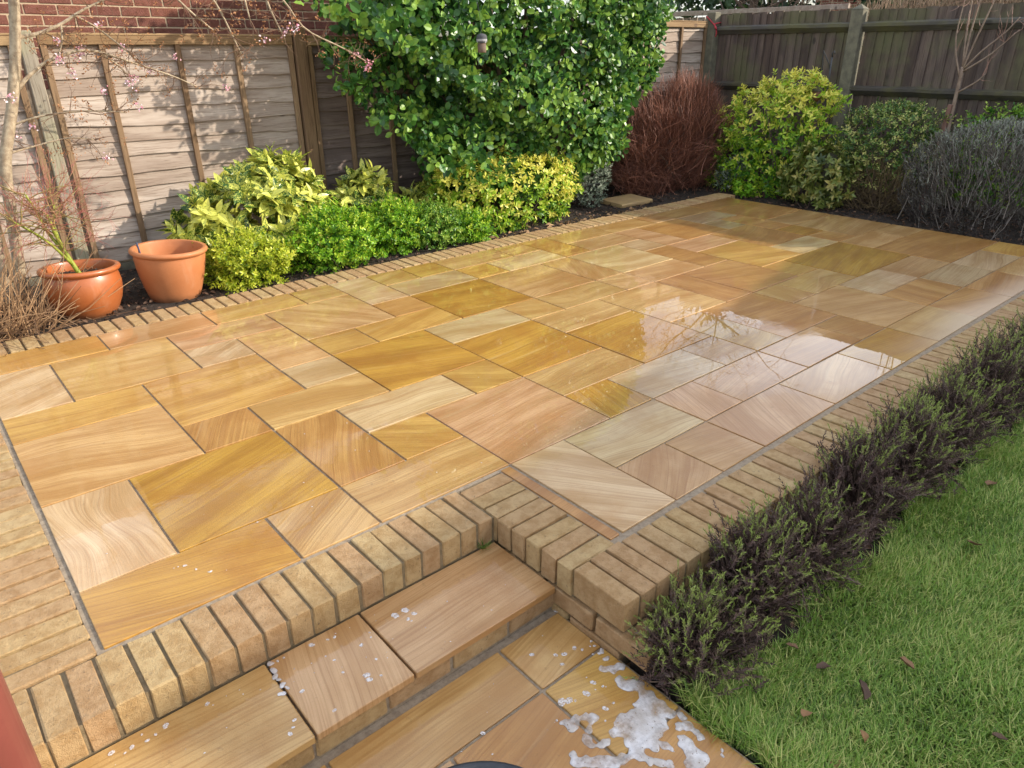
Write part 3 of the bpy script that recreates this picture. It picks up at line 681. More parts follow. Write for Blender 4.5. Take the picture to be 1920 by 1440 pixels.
def stems(parent, base, ends, r, rad=.008, mat=None, name='stem', start=.06, k=5, bend=.12):
    mb = MB()
    for e in ends:
        a = np.array([r.normal(0, start), r.normal(0, start), -.05]); e = np.array(e)-np.array(base)
        m = (a+e)/2+r.normal(0, bend, 3)*np.linalg.norm(e-a)*np.array([1, 1, .4])
        t = np.linspace(0, 1, 6)[:, None]; c = (1-t)**2*a+2*t*(1-t)*m+t*t*e
        mb.tube(c, np.linspace(rad, rad*.35, 6), k, r.random())
    return link(name, mb.mesh(name, True), mat or m_bark2, parent)
def shrub(name, label, cat, base, prof, n, spec, mat, tpl, seed, nparts=0, depth=.3, lump=.12, up=.25, jd=.3, nst=10, srad=.010, gold=None, group=None, shoot=.06):
    r = np.random.default_rng(seed); t = thing(name, label, cat, base, group)
    P, N, u = crown(prof, n, r, depth, lump); D = unit(N+np.array([0, 0, up])+r.normal(0, jd, N.shape)); P = P+D*(r.random(n)**5*shoot)[:, None]
    L = whorl(P, D, r, **spec); k = spec['k']
    L[4] = np.clip(L[4], 0, 1)
    if gold is not None: L[4] = np.clip(L[4]+gold(np.tile(P, (k, 1)), np.tile(N, (k, 1))), 0, 1)
    foliage(t, 'foliage', base, L, tpl, mat, nparts)
    if nst: stems(t, base, P[r.choice(n, nst)], r, srad)
    return t

m_gris = leaf_mat('glossy_leaf', (0.022, 0.075, 0.018), (0.075, 0.20, 0.035), (0.26, 0.42, 0.065), 0.36, 0.28, coat=.1)
m_auc = leaf_mat('spotted_leaf', (0.035, 0.10, 0.014), (0.09, 0.19, 0.025), (0.19, 0.30, 0.045), 0.36, 0.28, speck=(0.68, 0.68, 0.13), coat=.1)
m_gold = leaf_mat('golden_leaf', (0.06, 0.18, 0.014), (0.32, 0.50, 0.030), (0.80, 0.74, 0.14), 0.4, 0.34)
m_lime = leaf_mat('lime_leaf', (0.05, 0.155, 0.010), (0.21, 0.44, 0.022), (0.50, 0.62, 0.05), 0.4, 0.36)
m_limey = leaf_mat('yellow_green_leaf', (0.12, 0.20, 0.012), (0.44, 0.52, 0.03), (0.70, 0.70, 0.09), 0.4, 0.36)
m_grey = leaf_mat('silver_leaf', (0.05, 0.075, 0.05), (0.20, 0.25, 0.17), (0.46, 0.50, 0.38), 0.55, 0.15)
m_euon = leaf_mat('variegated_leaf', (0.035, 0.09, 0.018), (0.16, 0.26, 0.045), (0.58, 0.54, 0.18), 0.36, 0.22)
m_bronze = leaf_mat('bronze_green_leaf', (0.035, 0.06, 0.012), (0.16, 0.20, 0.04), (0.42, 0.36, 0.10), 0.38, 0.22)
m_hedge = leaf_mat('hedge_leaf', (0.04, 0.13, 0.015), (0.16, 0.32, 0.03), (0.40, 0.52, 0.08), 0.36, 0.25)
m_lav = leaf_mat('lavender_leaf', (0.045, 0.032, 0.028), (0.11, 0.098, 0.080), (0.30, 0.31, 0.25), 0.6, 0.1)
m_heath = leaf_mat('heather_leaf', (0.055, 0.030, 0.026), (0.130, 0.080, 0.064), (0.26, 0.32, 0.070), 0.55, 0.15)
m_redtwig = tinted('red_twig', (0.07, 0.024, 0.018), (0.38, 0.15, 0.085), .6)
m_grass = leaf_mat('grass_blade', (0.08, 0.15, 0.026), (0.23, 0.38, 0.060), (0.58, 0.58, 0.20), 0.45, 0.35)
T_oval = leaf_tpl(.62, 'oval', .12, .10); T_round = leaf_tpl(.72, 'oval', .12, .12); T_lance = leaf_tpl(.42, 'lance', .16, .16); T_choi = leaf_tpl(.40, 'oval', .15, .10, 3); T_small = leaf_tpl(.48, 'oval', .12, .05, 3)
T_thin = needle_tpl(.12); T_need = needle_tpl(.20)

# big glossy evergreen
r = np.random.default_rng(3)
base = (4.55, 1.0, -0.04)
prof = [(0.22, 4.5, .95, .6, .30), (0.45, 4.60, .93, 1.05, .44), (0.85, 4.68, .9, 1.34, .50), (1.3, 4.62, .9, 1.58, .56), (1.75, 4.60, .92, 1.80, .60), (2.25, 4.64, .95, 1.76, .60), (2.65, 4.75, .97, 1.35, .45), (2.9, 4.75, .98, .5, .2), (2.96, 4.75, .98, .02, .02)]
big = thing('evergreen_shrub', 'large glossy round-leaved evergreen shrub in front of the left fence', 'shrub', base)
P, N, u = crown(prof, 7400, r, .30, .22); D = unit(N+np.array([0, -.1, .25])+r.normal(0, .42, N.shape))
L = whorl(P, D, r, 5, .026, 68, .078, .55, .52, .5); L[3] = L[3]*np.tile(r.uniform(.55, 1.2, len(P)), 5); P = P
foliage(big, 'foliage', base, L, T_round, m_gris, 300)
stems(big, base, [(3.2, .9, 1.5), (3.9, .8, 1.9), (4.6, .9, 2.3), (5.3, .9, 2.0), (6.0, .9, 1.6), (5.6, 1.1, 1.2), (3.7, 1.0, 1.1), (4.3, 1.1, 2.0)], r, .035, m_bark2, 'trunk', .10, 7)
# spotted laurels
SPA = dict(k=7, gap=.012, ang=76, size=.145, jit=.35, t0=.5, tv=.4)
shrub('spotted_laurel', 'yellow-speckled laurel bush right of the terracotta pots', 'shrub', (1.95, 1.0, -.04), [(0.0, 1.9, .98, .50, .26), (.22, 1.93, .97, .60, .32), (.42, 2.0, .98, .54, .30), (.60, 2.1, 1.0, .34, .24), (.70, 2.16, 1.0, .16, .13), (.73, 2.16, 1.0, .01, .01)], 250, SPA, m_auc, T_lance, 21, 260, .35, .16, .35, .32, 9)
shrub('spotted_laurel', 'smaller speckled laurel in front of the dark fence panel', 'shrub', (2.97, 1.12, -.04), [(0.1, 2.97, 1.12, .18, .16), (.3, 2.97, 1.12, .25, .2), (.45, 2.97, 1.12, .18, .16), (.54, 2.97, 1.12, .05, .05)], 60, SPA, m_auc, T_lance, 22, 120, .3, .1, .4, .3, 5)
shrub('spotted_laurel', 'little speckled laurel half hidden beside the golden clipped shrub', 'shrub', (3.6, 1.1, -.04), [(0.05, 3.58, 1.1, .18, .15), (.18, 3.58, 1.1, .22, .18), (.30, 3.58, 1.1, .13, .12), (.35, 3.58, 1.1, .04, .04)], 46, SPA, m_auc, T_lance, 23, 90, .3, .1, .4, .3, 4)
# low box-like mounds along the edging
SPB = dict(k=8, gap=.0065, ang=62, size=.029, jit=.4, t0=.5, tv=.45)
def mound(label, x, y, rx, ry, h, n, mat, seed, sp=SPB):
    return shrub('dwarf_shrub', label, 'shrub', (x, y, -.04), [(-.03, x, y, rx*.72, ry*.72), (h*.3, x, y, rx*.98, ry), (h*.62, x, y, rx*.93, ry*.9), (h*.88, x, y, rx*.62, ry*.6), (h, x, y, rx*.22, ry*.2), (h+.01, x, y, .01, .01)], n, sp, mat, T_small, seed, 0, .45, .26, .35, .42, 8, .005, shoot=.085)
mound('low yellow-green mound beside the empty terracotta pot', 1.70, .56, .31, .25, .27, 1100, m_limey, 31)
mound('bright green leafy mound next to the yellow-green one', 2.36, .56, .36, .29, .37, 1500, m_lime, 32)
mound('bright green mound in front of the smaller speckled laurel', 2.93, .66, .27, .27, .34, 900, m_lime, 33)
mound('darker sprawling green mound left of the golden clipped shrub', 3.27, .58, .27, .26, .28, 950, m_hedge, 34)
mound('lime green tip mound against the golden clipped shrub', 3.58, .50, .20, .18, .18, 600, m_lime, 35)
# golden clipped block
SPC = dict(k=7, gap=.006, ang=66, size=.054, jit=.35, t0=.44, tv=.45)
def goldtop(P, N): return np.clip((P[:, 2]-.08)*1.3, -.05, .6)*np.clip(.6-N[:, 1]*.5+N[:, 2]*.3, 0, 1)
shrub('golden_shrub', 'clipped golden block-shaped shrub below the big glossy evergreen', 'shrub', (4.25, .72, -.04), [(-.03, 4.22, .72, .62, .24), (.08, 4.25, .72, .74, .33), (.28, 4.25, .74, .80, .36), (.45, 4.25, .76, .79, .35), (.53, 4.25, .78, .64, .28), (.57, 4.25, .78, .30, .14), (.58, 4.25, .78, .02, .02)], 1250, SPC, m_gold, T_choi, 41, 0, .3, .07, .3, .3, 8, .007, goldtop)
# grey hebe and the stone beside it
shrub('grey_shrub', 'small silvery grey-leaved bush at the corner of the golden clipped shrub', 'shrub', (5.42, .80, -.04), [(-.03, 5.40, .80, .12, .12), (.15, 5.40, .80, .17, .16), (.32, 5.46, .82, .18, .17), (.44, 5.50, .84, .12, .12), (.50, 5.52, .84, .02, .02)], 620, dict(k=8, gap=.005, ang=60, size=.018, jit=.4, t0=.55, tv=.4), m_grey, T_small, 42, 0, .4, .1, .3, .35, 5, .004)
V, F = cbox((.44, .34, .04), .004)
m_step = plain('old_sandstone', (0.42, 0.28, 0.12), (0.34, 0.23, 0.11), 9, .75, .4, .004, .2)
tag(link('stepping_stone', make_mesh('stone', V+RNG.normal(0, .003, V.shape), F), m_step, None, (5.80, .66, -.02), (R(1), R(-1.5), R(-6))), 'flat sandstone slab lying in the bed beside the grey bush', 'stone')
# red-twigged bare shrub
def twiggy(name, label, base, prof, n, mat, seed, lens=(.10, .26), rad=.0022, core=None):
    r = np.random.default_rng(seed); t = thing(name, label, 'shrub', base); mb_V = []; F3 = []
    P, N, u = crown(prof, n, r, .55, .22)
    D = unit(N*.75+np.array([0, 0, .75])+r.normal(0, .40, N.shape)); P = P+D*(r.random(n)**4*.14)[:, None]; Ln = r.uniform(*lens, n)
    a = P-D*Ln[:, None]; m = P-D*(Ln*.5)[:, None]+r.normal(0, .012, P.shape); e = P+r.normal(0, .012, P.shape)
    V = []; k = 3; th = np.arange(k)*2.094; A = perp(D, np.zeros(n)); B = np.cross(D, A)
    for Q, rr in ((a, rad), (m, rad*.8), (e, rad*.3)):
        for q in range(k): V.append(Q+rr*(np.cos(th[q])*A+np.sin(th[q])*B))
    V = np.stack(V, 1); q = []
    for i in range(2):
        for j in range(3): q.append([i*3+j, i*3+(j+1) % 3, (i+1)*3+(j+1) % 3, (i+1)*3+j])
    F = np.array(q)[None]+(np.arange(n)*9)[:, None, None]
    tn = np.repeat(np.clip(.45+r.normal(0, .25, n), 0, 1), 9)
    link('twigs', make_mesh('twigs', V.reshape(-1, 3)-np.array(base), F.reshape(-1, 4), tn), mat, t, kind='stuff')
    stems(t, base, P[r.choice(n, 26)], r, .007, m_bark2)
    return t
red = twiggy('red_twig_shrub', 'rounded bare shrub of dense red-brown twigs in the fence corner', (6.95, .92, -.04), [(-.02, 6.72, .95, .62, .28), (.25, 6.78, .93, .84, .42), (.55, 6.86, .92, .92, .48), (.85, 6.94, .92, .76, .42), (1.05, 6.98, .92, .46, .28), (1.17, 7.0, .92, .14, .1), (1.19, 7.0, .92, .01, .01)], 9500, m_redtwig, 51, (.12, .34), .0026)
shrub('grey_shrub', 'small grey-green sprig plant in front of the red-twigged shrub', 'shrub', (7.22, .42, -.04), [(-.02, 7.22, .42, .08, .08), (.12, 7.22, .4, .15, .13), (.24, 7.26, .36, .13, .12), (.34, 7.30, .32, .06, .06), (.36, 7.3, .32, .01, .01)], 230, dict(k=8, gap=.008, ang=55, size=.022, jit=.4, t0=.42, tv=.4), m_grey, T_small, 43, 0, .5, .2, .3, .35, 5, .004)
# right-hand bed
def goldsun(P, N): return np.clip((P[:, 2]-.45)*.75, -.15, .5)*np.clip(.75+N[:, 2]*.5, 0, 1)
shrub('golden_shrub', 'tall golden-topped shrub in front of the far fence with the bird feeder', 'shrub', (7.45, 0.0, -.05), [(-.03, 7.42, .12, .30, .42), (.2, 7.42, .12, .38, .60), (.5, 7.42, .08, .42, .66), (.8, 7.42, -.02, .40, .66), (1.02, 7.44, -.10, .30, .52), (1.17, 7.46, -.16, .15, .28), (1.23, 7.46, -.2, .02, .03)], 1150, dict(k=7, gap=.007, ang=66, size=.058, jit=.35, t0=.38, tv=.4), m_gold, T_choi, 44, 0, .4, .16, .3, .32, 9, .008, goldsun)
shrub('small_seedling', 'little bright green rosette at the edge of the far paving', 'plant', (6.98, .02, -.05), [(-.02, 6.98, .02, .06, .06), (.06, 6.98, .02, .11, .12), (.12, 6.98, .02, .05, .05), (.13, 6.98, .02, .01, .01)], 30, dict(k=7, gap=.006, ang=66, size=.055, jit=.35, t0=.5, tv=.3), m_lime, T_choi, 45, 0, .4, .1, .4, .3, 3, .004)
shrub('bronze_shrub', 'low shrub with yellow-green whorled leaves in front of the golden one', 'shrub', (7.12, -.74, -.05), [(-.02, 7.10, -.72, .16, .24), (.15, 7.10, -.73, .24, .34), (.36, 7.12, -.74, .25, .35), (.50, 7.13, -.74, .17, .25), (.57, 7.13, -.74, .05, .07), (.58, 7.13, -.74, .01, .01)], 210, dict(k=9, gap=.004, ang=74, size=.072, jit=.3, t0=.55, tv=.35), m_bronze, T_lance, 46, 0, .35, .14, .3, .3, 7, .006)
shrub('variegated_shrub', 'small-leaved variegated shrub between the golden shrub and the sapling', 'shrub', (7.65, -1.12, -.05), [(.15, 7.6, -1.10, .26, .36), (.40, 7.6, -1.1, .36, .50), (.66, 7.62, -1.10, .38, .54), (.86, 7.64, -1.12, .28, .40), (.95, 7.66, -1.15, .10, .16), (.97, 7.66, -1.15, .01, .01)], 1250, dict(k=7, gap=.010, ang=64, size=.032, jit=.4, t0=.42, tv=.5), m_euon, T_small, 47, 0, .45, .2, .3, .35, 9, .007)
twiggy('bare_shrub', 'tangle of bare brownish twigs under the variegated shrub', (7.4, -1.25, -.05), [(-.02, 7.38, -1.22, .2, .3), (.15, 7.38, -1.2, .26, .42), (.32, 7.4, -1.2, .26, .42), (.42, 7.4, -1.2, .12, .2), (.45, 7.4, -1.2, .01, .01)], 800, tinted('brown_twig', (0.06, .04, .022), (.24, .165, .07), .7), 52, (.1, .24), .0028)
shrub('hedging_shrub', 'bright green low hedge against the dark fence behind the silver bush', 'hedge', (7.92, -2.15, -.05), [(.1, 7.9, -2.2, .16, .55), (.5, 7.9, -2.2, .2, .66), (.8, 7.92, -2.25, .18, .62), (.93, 7.92, -2.32, .1, .42), (.98, 7.92, -2.35, .01, .02)], 560, dict(k=7, gap=.012, ang=64, size=.045, jit=.4, t0=.5, tv=.45), m_hedge, T_small, 48, 0, .4, .12, .3, .35, 6, .006)
# silver-grey lavender-like bush: sprigs on top, bare grey stems beneath
r = np.random.default_rng(61); base = (7.22, -2.22, -.05)
lav = thing('silver_bush', 'broad grey-topped lavender-like bush at the right edge of the bed', 'shrub', base)
prof = [(.02, 7.2, -2.25, .36, .60), (.25, 7.2, -2.25, .44, .74), (.5, 7.2, -2.25, .43, .72), (.72, 7.22, -2.27, .33, .58), (.84, 7.24, -2.3, .18, .34), (.90, 7.24, -2.3, .02, .04)]
P, N, u = crown(prof, 2300, r, .35, .09); D = unit(N*.6+np.array([0, 0, .9])+r.normal(0, .25, N.shape))
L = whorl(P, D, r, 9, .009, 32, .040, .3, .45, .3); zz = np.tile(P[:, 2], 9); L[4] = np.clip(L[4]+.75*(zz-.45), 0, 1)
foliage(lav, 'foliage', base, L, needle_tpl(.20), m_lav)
mb = MB(); Ps, Ns, us = crown(prof, 300, r, .7, .05); Ds = unit(Ns*.4+np.array([0, 0, 1])+r.normal(0, .3, Ns.shape))
for p, d in zip(Ps, Ds): mb.tube([p-d*.24-base, p-d*.1+r.normal(0, .012, 3)-base, p-base], [.0036, .003, .0018], 3, r.random())
link('stems', mb.mesh('stems'), tinted('grey_stem', (.05, .038, .03), (.26, .22, .19), .8), lav, kind='stuff')

# ---- heather row in front of the wall
T_hn = needle_tpl(.30)
HX = [(1.33, -3.50, .17, .13, .20, .95), (1.65, -3.48, .17, .13, .31, .65), (1.99, -3.49, .19, .13, .27, .42), (2.34, -3.48, .19, .14, .34, .5), (2.72, -3.49, .21, .14, .37, .85), (3.14, -3.49, .23, .15, .35, .9), (3.60, -3.49, .25, .15, .41, .9), (4.15, -3.5, .30, .15, .37, .8), (4.8, -3.5, .34, .15, .38, .8), (5.5, -3.5, .36, .15, .38, .8)]
HL = ['small green-tipped heather at the brick corner above the foam', 'second heather from the brick corner with pale green tips', 'purple-brown heather, third from the brick corner', 'dark purple-brown heather, fourth from the brick corner', 'green and brown heather in the middle of the row along the wall', 'tall green heather, sixth from the brick corner', 'dark green heather near the right edge of the picture', 'heather at the right picture edge beside the lawn', 'heather further along the wall beyond the picture edge', 'last heather of the row beyond the picture edge']
for i, (hx, hy, rx, ry, hh, gr) in enumerate(HX):
    r = np.random.default_rng(70+i); b = (hx, hy, ZP-.01); t = thing('heather', HL[i], 'heather', b, 'heathers along the foot of the wall')
    z0 = ZP; prof = [(z0, hx, hy, rx*.7, ry*.75), (z0+hh*.3, hx, hy, rx*1.05, ry*1.1), (z0+hh*.62, hx, hy, rx*1.0, ry*1.05), (z0+hh*.86, hx, hy, rx*.7, ry*.75), (z0+hh, hx, hy, rx*.3, ry*.3), (z0+hh+.02, hx, hy, .01, .01)]
    n = 640 if hx < 3 else 520
    P, N, u = crown(prof, n, r, .5, .42); D = unit(N*.75+np.array([0, 0, .8])+r.normal(0, .46, N.shape)); P = P+D*(r.random(n)**3*.09)[:, None]
    k = 34; sz = .0165; gt = r.random(n) < gr*(.55+.9*np.clip((P[:, 2]-z0)/hh-.3, 0, 1)); ln = .0030
    L = whorl(P, D, r, k, ln, 42, sz, .3, .3, .25)
    fr = np.repeat(np.arange(k)/(k-1), n); g = np.tile(gt, k); uu = np.tile(u, k)
    L[4] = np.clip(np.where(g, .12+.95*fr**1.3, .08+.36*np.tile(r.random(n), k))+r.normal(0, .08, len(fr)), 0, 1)
    foliage(t, 'sprigs', b, L, T_hn, m_heath)
    mb = MB()
    for p, d in zip(P, D):
        lo = np.array([hx+(p[0]-hx)*.45, hy+(p[1]-hy)*.45, z0+(p[2]-z0)*.35]); mb.tube([lo-b, (lo+p-d*.10)/2+r.normal(0, .012, 3)-b, p-d*.08-b], [.0026, .0022, .0015], 3, r.random())
    link('stems', mb.mesh('stems'), m_hstem if 'm_hstem' in globals() else globals().setdefault('m_hstem', tinted('heather_stem', (.035, .020, .015), (.13, .085, .058), .8)), t, kind='stuff')

# ---- grass
r = np.random.default_rng(90)
def grass(n, x0, x1, y0, y1, lmin, lmax):
    x = r.uniform(x0, x1, n); y = r.uniform(y0, y1, n)
    edge = y0 if False else -3.62-.03*np.sin(x*9)-.02*np.sin(x*23+1)
    k = (y < edge) & (x > 1.17+.012*np.sin(y*31)); x, y = x[k], y[k]; n = len(x)
    z = -0.225+0.012*np.sin(x*3.1+y*2.2)+0.01*np.sin(y*5.3-x*1.7)
    ang = 2.2*np.sin(x*4.3+y*2.7)+1.7*np.sin(y*6.1-x*3.2+1)+r.normal(0, 1.7, n)
    cl = .5+.5*np.sin(x*7.7+2*np.sin(y*5))*np.sin(y*8.3+x*2)
    ln = r.uniform(lmin, lmax, n)*(.75+.45*cl); near = np.exp(-((x-1.2)/.08)**2)+np.exp(-((y-edge[k])/.07)**2); ln *= 1+.45*near
    lean = r.uniform(.25, 1.15, n); h = np.stack([np.cos(ang), np.sin(ang), np.zeros(n)], 1); s = np.stack([-np.sin(ang), np.cos(ang), np.zeros(n)], 1)
    B = np.stack([x, y, z], 1); up = np.array([0, 0, 1.])
    m1 = B+ln[:, None]*.5*(h*np.sin(lean*.55)[:, None]+up*np.cos(lean*.55)[:, None]); e = m1+ln[:, None]*.5*(h*np.sin(lean*1.35)[:, None]+up*np.cos(lean*1.35)[:, None])
    wd = r.uniform(.0011, .0022, n)[:, None]
    V = np.stack([B-s*wd, B+s*wd, m1-s*wd*.8, m1+s*wd*.8, e], 1).reshape(-1, 3)
    F = np.array([[0, 1, 3], [0, 3, 2], [2, 3, 4]])[None]+(np.arange(n)*5)[:, None, None]
    t = np.clip(.36+.18*cl+r.normal(0, .2, n)+(r.random(n) < .2)*.4, 0, 1)
    return V, F.reshape(-1, 3), np.repeat(t, 5)
V1, F1, t1 = grass(150000, 1.16, 3.9, -5.0, -3.58, .028, .066); V2, F2, t2 = grass(200000, 1.16, 7.5, -6.6, -3.6, .028, .066)
tag(link('grass', make_mesh('grass', np.vstack([V1, V2]), np.vstack([F1, F2+len(V1)]), np.r_[t1, t2]), m_grass, kind='stuff'), 'rough green winter lawn grass beside the heather row', 'grass', kind='stuff')

# ---- dead leaves on the lawn
m_dead = tinted('dead_leaf', (.055, .028, .016), (.30, .16, .07), .7)
def dead_leaf(label, x, y, s, rz, t, z=-.165, curl=.5, tilt=(20, 15)):
    n = 7; V = []
    for i in range(n):
        a = i/(n-1); wd = math.sin(math.pi*min(.98, a*.94+.03))**.7*.34*(1+.12*math.sin(i*5+x*30))
        for j, e in enumerate((-1, -.5, 0, .5, 1)): V.append((e*wd, a-.5, curl*wd*abs(e)**1.5*.9+.10*math.sin(a*3+x*9)+.03*math.sin(e*4+i*2)))
    V = np.array(V)*s*.78; q = [[i*5+j, i*5+j+1, i*5+j+6, i*5+j+5] for i in range(n-1) for j in range(4)]
    q2 = np.array(q); W = np.vstack([V, V-[0, 0, .0008]]); fs = np.vstack([q2, q2[:, ::-1]+len(V)])
    tag(link('dead_leaf', make_mesh('dead_leaf', W, fs, np.full(len(W), t), True), m_dead, None, (x, y, z), (R(tilt[0]), R(tilt[1]), R(rz))), label, 'leaf', 'dead leaves on the lawn')
dead_leaf('small grey-brown dead leaf on the lawn close to the heather tips', 1.56, -3.69, .045, 30, .35)
dead_leaf('dark curled dead leaf lying flat in the grass below the small grey-brown one', 1.555, -3.79, .06, 70, .08)
dead_leaf('large dark upright dead leaf on the lawn near the foam', 1.555, -3.90, .065, -20, .05, -.16, .9, (50, 25))
dead_leaf('crumpled russet dead leaf in the middle of the lawn', 1.75, -3.94, .055, 10, .6, curl=.9)
dead_leaf('flat tawny lobed dead leaf on the lawn by the foam edge', 1.37, -3.84, .06, 100, .85, curl=.2)
dead_leaf('small tan dead leaf standing in the grass at the bottom of the picture', 1.41, -3.97, .045, 0, .8, -.16, .6, (60, 0))
dead_leaf('bright orange-brown dead leaf at the bottom edge of the lawn', 1.29, -3.96, .055, 130, .95, -.17, .6)
dead_leaf('dark dead leaf at the lower right of the lawn', 1.68, -4.2, .05, 40, .1)
dead_leaf('long grey-brown dead leaf on the upper lawn', 2.5, -3.86, .085, 75, .4, -.165, .4)
dead_leaf('pale brown dead leaf at the right edge of the lawn', 2.97, -3.76, .08, 85, .55, -.165, .4)

# ---- mulch on the beds
r = np.random.default_rng(101)
def chips(n, x0, x1, y0, y1, z, s0, s1):
    x = r.uniform(x0, x1, n); y = r.uniform(y0, y1, n); P = np.stack([x, y, np.full(n, z)+r.uniform(.002, .022, n)], 1)
    D = unit(np.stack([r.normal(0, 1, n), r.normal(0, 1, n), r.normal(0, .35, n)], 1)); N = unit(np.stack([r.normal(0, .5, n), r.normal(0, .5, n), np.ones(n)], 1))
    return P, D, N, r.uniform(s0, s1, n), r.random(n)**1.6
cs = [chips(5200, -1, 6.8, .23, 1.45, -.045, .012, .045), chips(3000, 6.83, 8.1, -3.5, 1.4, -.05, .012, .05), chips(900, 1.2, 4, -3.66, -3.4, -.212, .01, .035)]
L = [np.concatenate([c[i] for c in cs]) for i in range(5)]
V, F = blades(*L[:4], leaf_tpl(.55, 'oval', .3, .2, 3))
tag(link('bark_mulch', make_mesh('bark_mulch', V, F, np.repeat(L[4], 8)), tinted('bark_chip', (.025, .015, .010), (.17, .09, .05), .85), kind='stuff'), 'dark bark mulch and leaf litter scattered over the planting beds', 'mulch', kind='stuff')
P, D, N, S, T = chips(170, 3.6, 5.75, .235, .42, -.045, .03, .06); V, F = blades(P, D, N, S, leaf_tpl(.55, 'oval', .5, .3, 3))
tag(link('leaf_litter', make_mesh('leaf_litter', V, F, np.repeat(np.clip(T+.35, 0, 1), 8)), tinted('tan_leaf', (.14, .07, .03), (.42, .26, .13), .8), kind='stuff'), 'tan fallen leaves along the edging below the golden clipped shrub', 'leaves', kind='stuff')

# ---- pots
POT = [(.0, 0), (.138, 0), (.150, .006), (.178, .05), (.205, .11), (.219, .17), (.221, .22), (.214, .262), (.206, .282), (.212, .290), (.226, .296), (.232, .308), (.228, .320), (.214, .326), (.200, .322), (.193, .306), (.196, .25), (.19, .12), (.15, .05), (0, .045)]
POT2 = [(.0, 0), (.142, 0), (.152, .008), (.166, .05), (.184, .11), (.199, .17), (.210, .23), (.216, .285), (.216, .305), (.220, .312), (.231, .318), (.236, .329), (.232, .341), (.219, .347), (.206, .343), (.200, .328), (.197, .27), (.18, .13), (.15, .05), (0, .045)]
def pot(label, x, y, z, sc, mat, rot=(0, 0, 0), POT=POT):
    t = thing('plant_pot', label, 'pot', (x, y, z)); t.rotation_euler = rot; t.scale = (sc, sc, sc)
    n = 13; V, F = lathe(POT[:9], 48); link('body', make_mesh('body', V, F, smooth=True), mat, t)
    V, F = lathe(POT[8:15], 48); link('rim', make_mesh('rim', V, F, smooth=True), mat, t)
    V, F = lathe(POT[14:], 48); link('inside', make_mesh('inside', V, F, smooth=True), mat, t)
    return t
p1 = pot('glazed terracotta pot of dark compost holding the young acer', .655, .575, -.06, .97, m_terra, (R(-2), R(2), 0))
V, F = lathe([(0, .265), (.08, .268), (.15, .262), (.192, .258)], 32); V[:, 2] += RNG.normal(0, .004, len(V)); link('compost', make_mesh('compost', V, F, smooth=True), m_soil, p1)
P, D, N, S, T = chips(260, -.17, .17, -.17, .17, .262, .01, .03); k = np.hypot(P[:, 0], P[:, 1]) < .18; V, F = blades(P[k], D[k], N[k], S[k], leaf_tpl(.5, 'oval', .3, .2, 3)); link('bark_chips', make_mesh('bark_chips', V, F, np.repeat(T[k], 8)), bpy.data.materials['bark_chip'], p1, kind='stuff')
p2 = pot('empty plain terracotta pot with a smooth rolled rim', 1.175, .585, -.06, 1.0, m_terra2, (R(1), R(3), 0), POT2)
mb = MB(); mb.tube([(1.045, .70, .10), (1.045, .705, .25), (1.04, .71, .315)], .006, 6); tag(link('plant_label', mb.mesh('plant_label'), plain('blue_plastic', (.05, .07, .12), (.06, .08, .14), 9, .4)), 'thin dark blue stick standing inside the empty terracotta pot', 'stick')

# ---- woody plants grown from branches
def grow(mb, r, p, d, L, rad, depth, tips, up=.1, wig=.25, kids=(2, 4), t=.5, shrink=.62, k=5, tt=.12):
    n = 5; pts = [np.array(p, float)]; d = unit(np.array(d, float))
    for i in range(n-1):
        d = unit(d+r.normal(0, wig, 3)*.5+np.array([0, 0, up*.3])); pts.append(pts[-1]+d*L/(n-1))
    mb.tube(pts, np.linspace(rad, rad*.5, n), k, float(np.clip(t, 0, 1)))
    if depth == 0: tips.append((pts[-1], d)); return
    for q in range(r.integers(*kids)):
        i = r.integers(1, n); nd = unit(d+r.normal(0, .75, 3)); grow(mb, r, pts[i], nd, L*shrink*r.uniform(.7, 1.15), rad*.52, depth-1, tips, up, wig, kids, t+tt, shrink, max(3, k-1), tt)
    grow(mb, r, pts[-1], d, L*shrink, rad*.5, depth-1, tips, up, wig, kids, t+tt, shrink, max(3, k-1), tt)
def poly(mb, pts, r0, r1, k=7, t=.3):
    P = np.array(pts, float); s = np.linspace(0, 1, len(P)); q = np.linspace(0, 1, len(P)*3)
    C = np.stack([np.interp(q, s, P[:, i]) for i in range(3)], 1)
    C[1:-1] = (C[:-2]+2*C[1:-1]+C[2:])/4; mb.tube(C, np.linspace(r0, r1, len(C)), k, t); return C
# young acer in the pot
r = np.random.default_rng(111); ab = (.655, .575, .19)
ac = thing('young_acer', 'young bare acer with lime-green stems and red twigs in the glazed pot', 'tree', ab)
mb = MB(); tw = MB(); tips = []
def A(x, y, z): return (x-ab[0], y-ab[1], z-ab[2])
segs = [([A(.67, .56, .17), A(.645, .57, .24), A(.61, .58, .36), A(.585, .58, .48), A(.575, .58, .58)], .016, .009), ([A(.635, .57, .27), A(.56, .55, .40), A(.49, .53, .49), A(.40, .52, .57)], .010, .005), ([A(.62, .575, .33), A(.555, .60, .47), A(.53, .60, .60), A(.50, .6, .70)], .010, .005), ([A(.60, .58, .40), A(.60, .62, .52), A(.63, .64, .62)], .008, .005)]
for s, a, b in segs:
    C = poly(mb, s, a, b, 8, .5)
    for q in range(14):
        i = r.integers(len(C)//2, len(C)); grow(tw, r, C[i], r.normal(0, 1, 3)*np.array([1, 1, .5])+np.array([.25, 0, .5]), r.uniform(.12, .22), .0042, 2, tips, .15, .35, (2, 4), .1, .68, 4, .35)
link('trunk', mb.mesh('trunk', True), plain('green_bark', (.22, .26, .02), (.30, .33, .035), 25, .5, .2), ac)
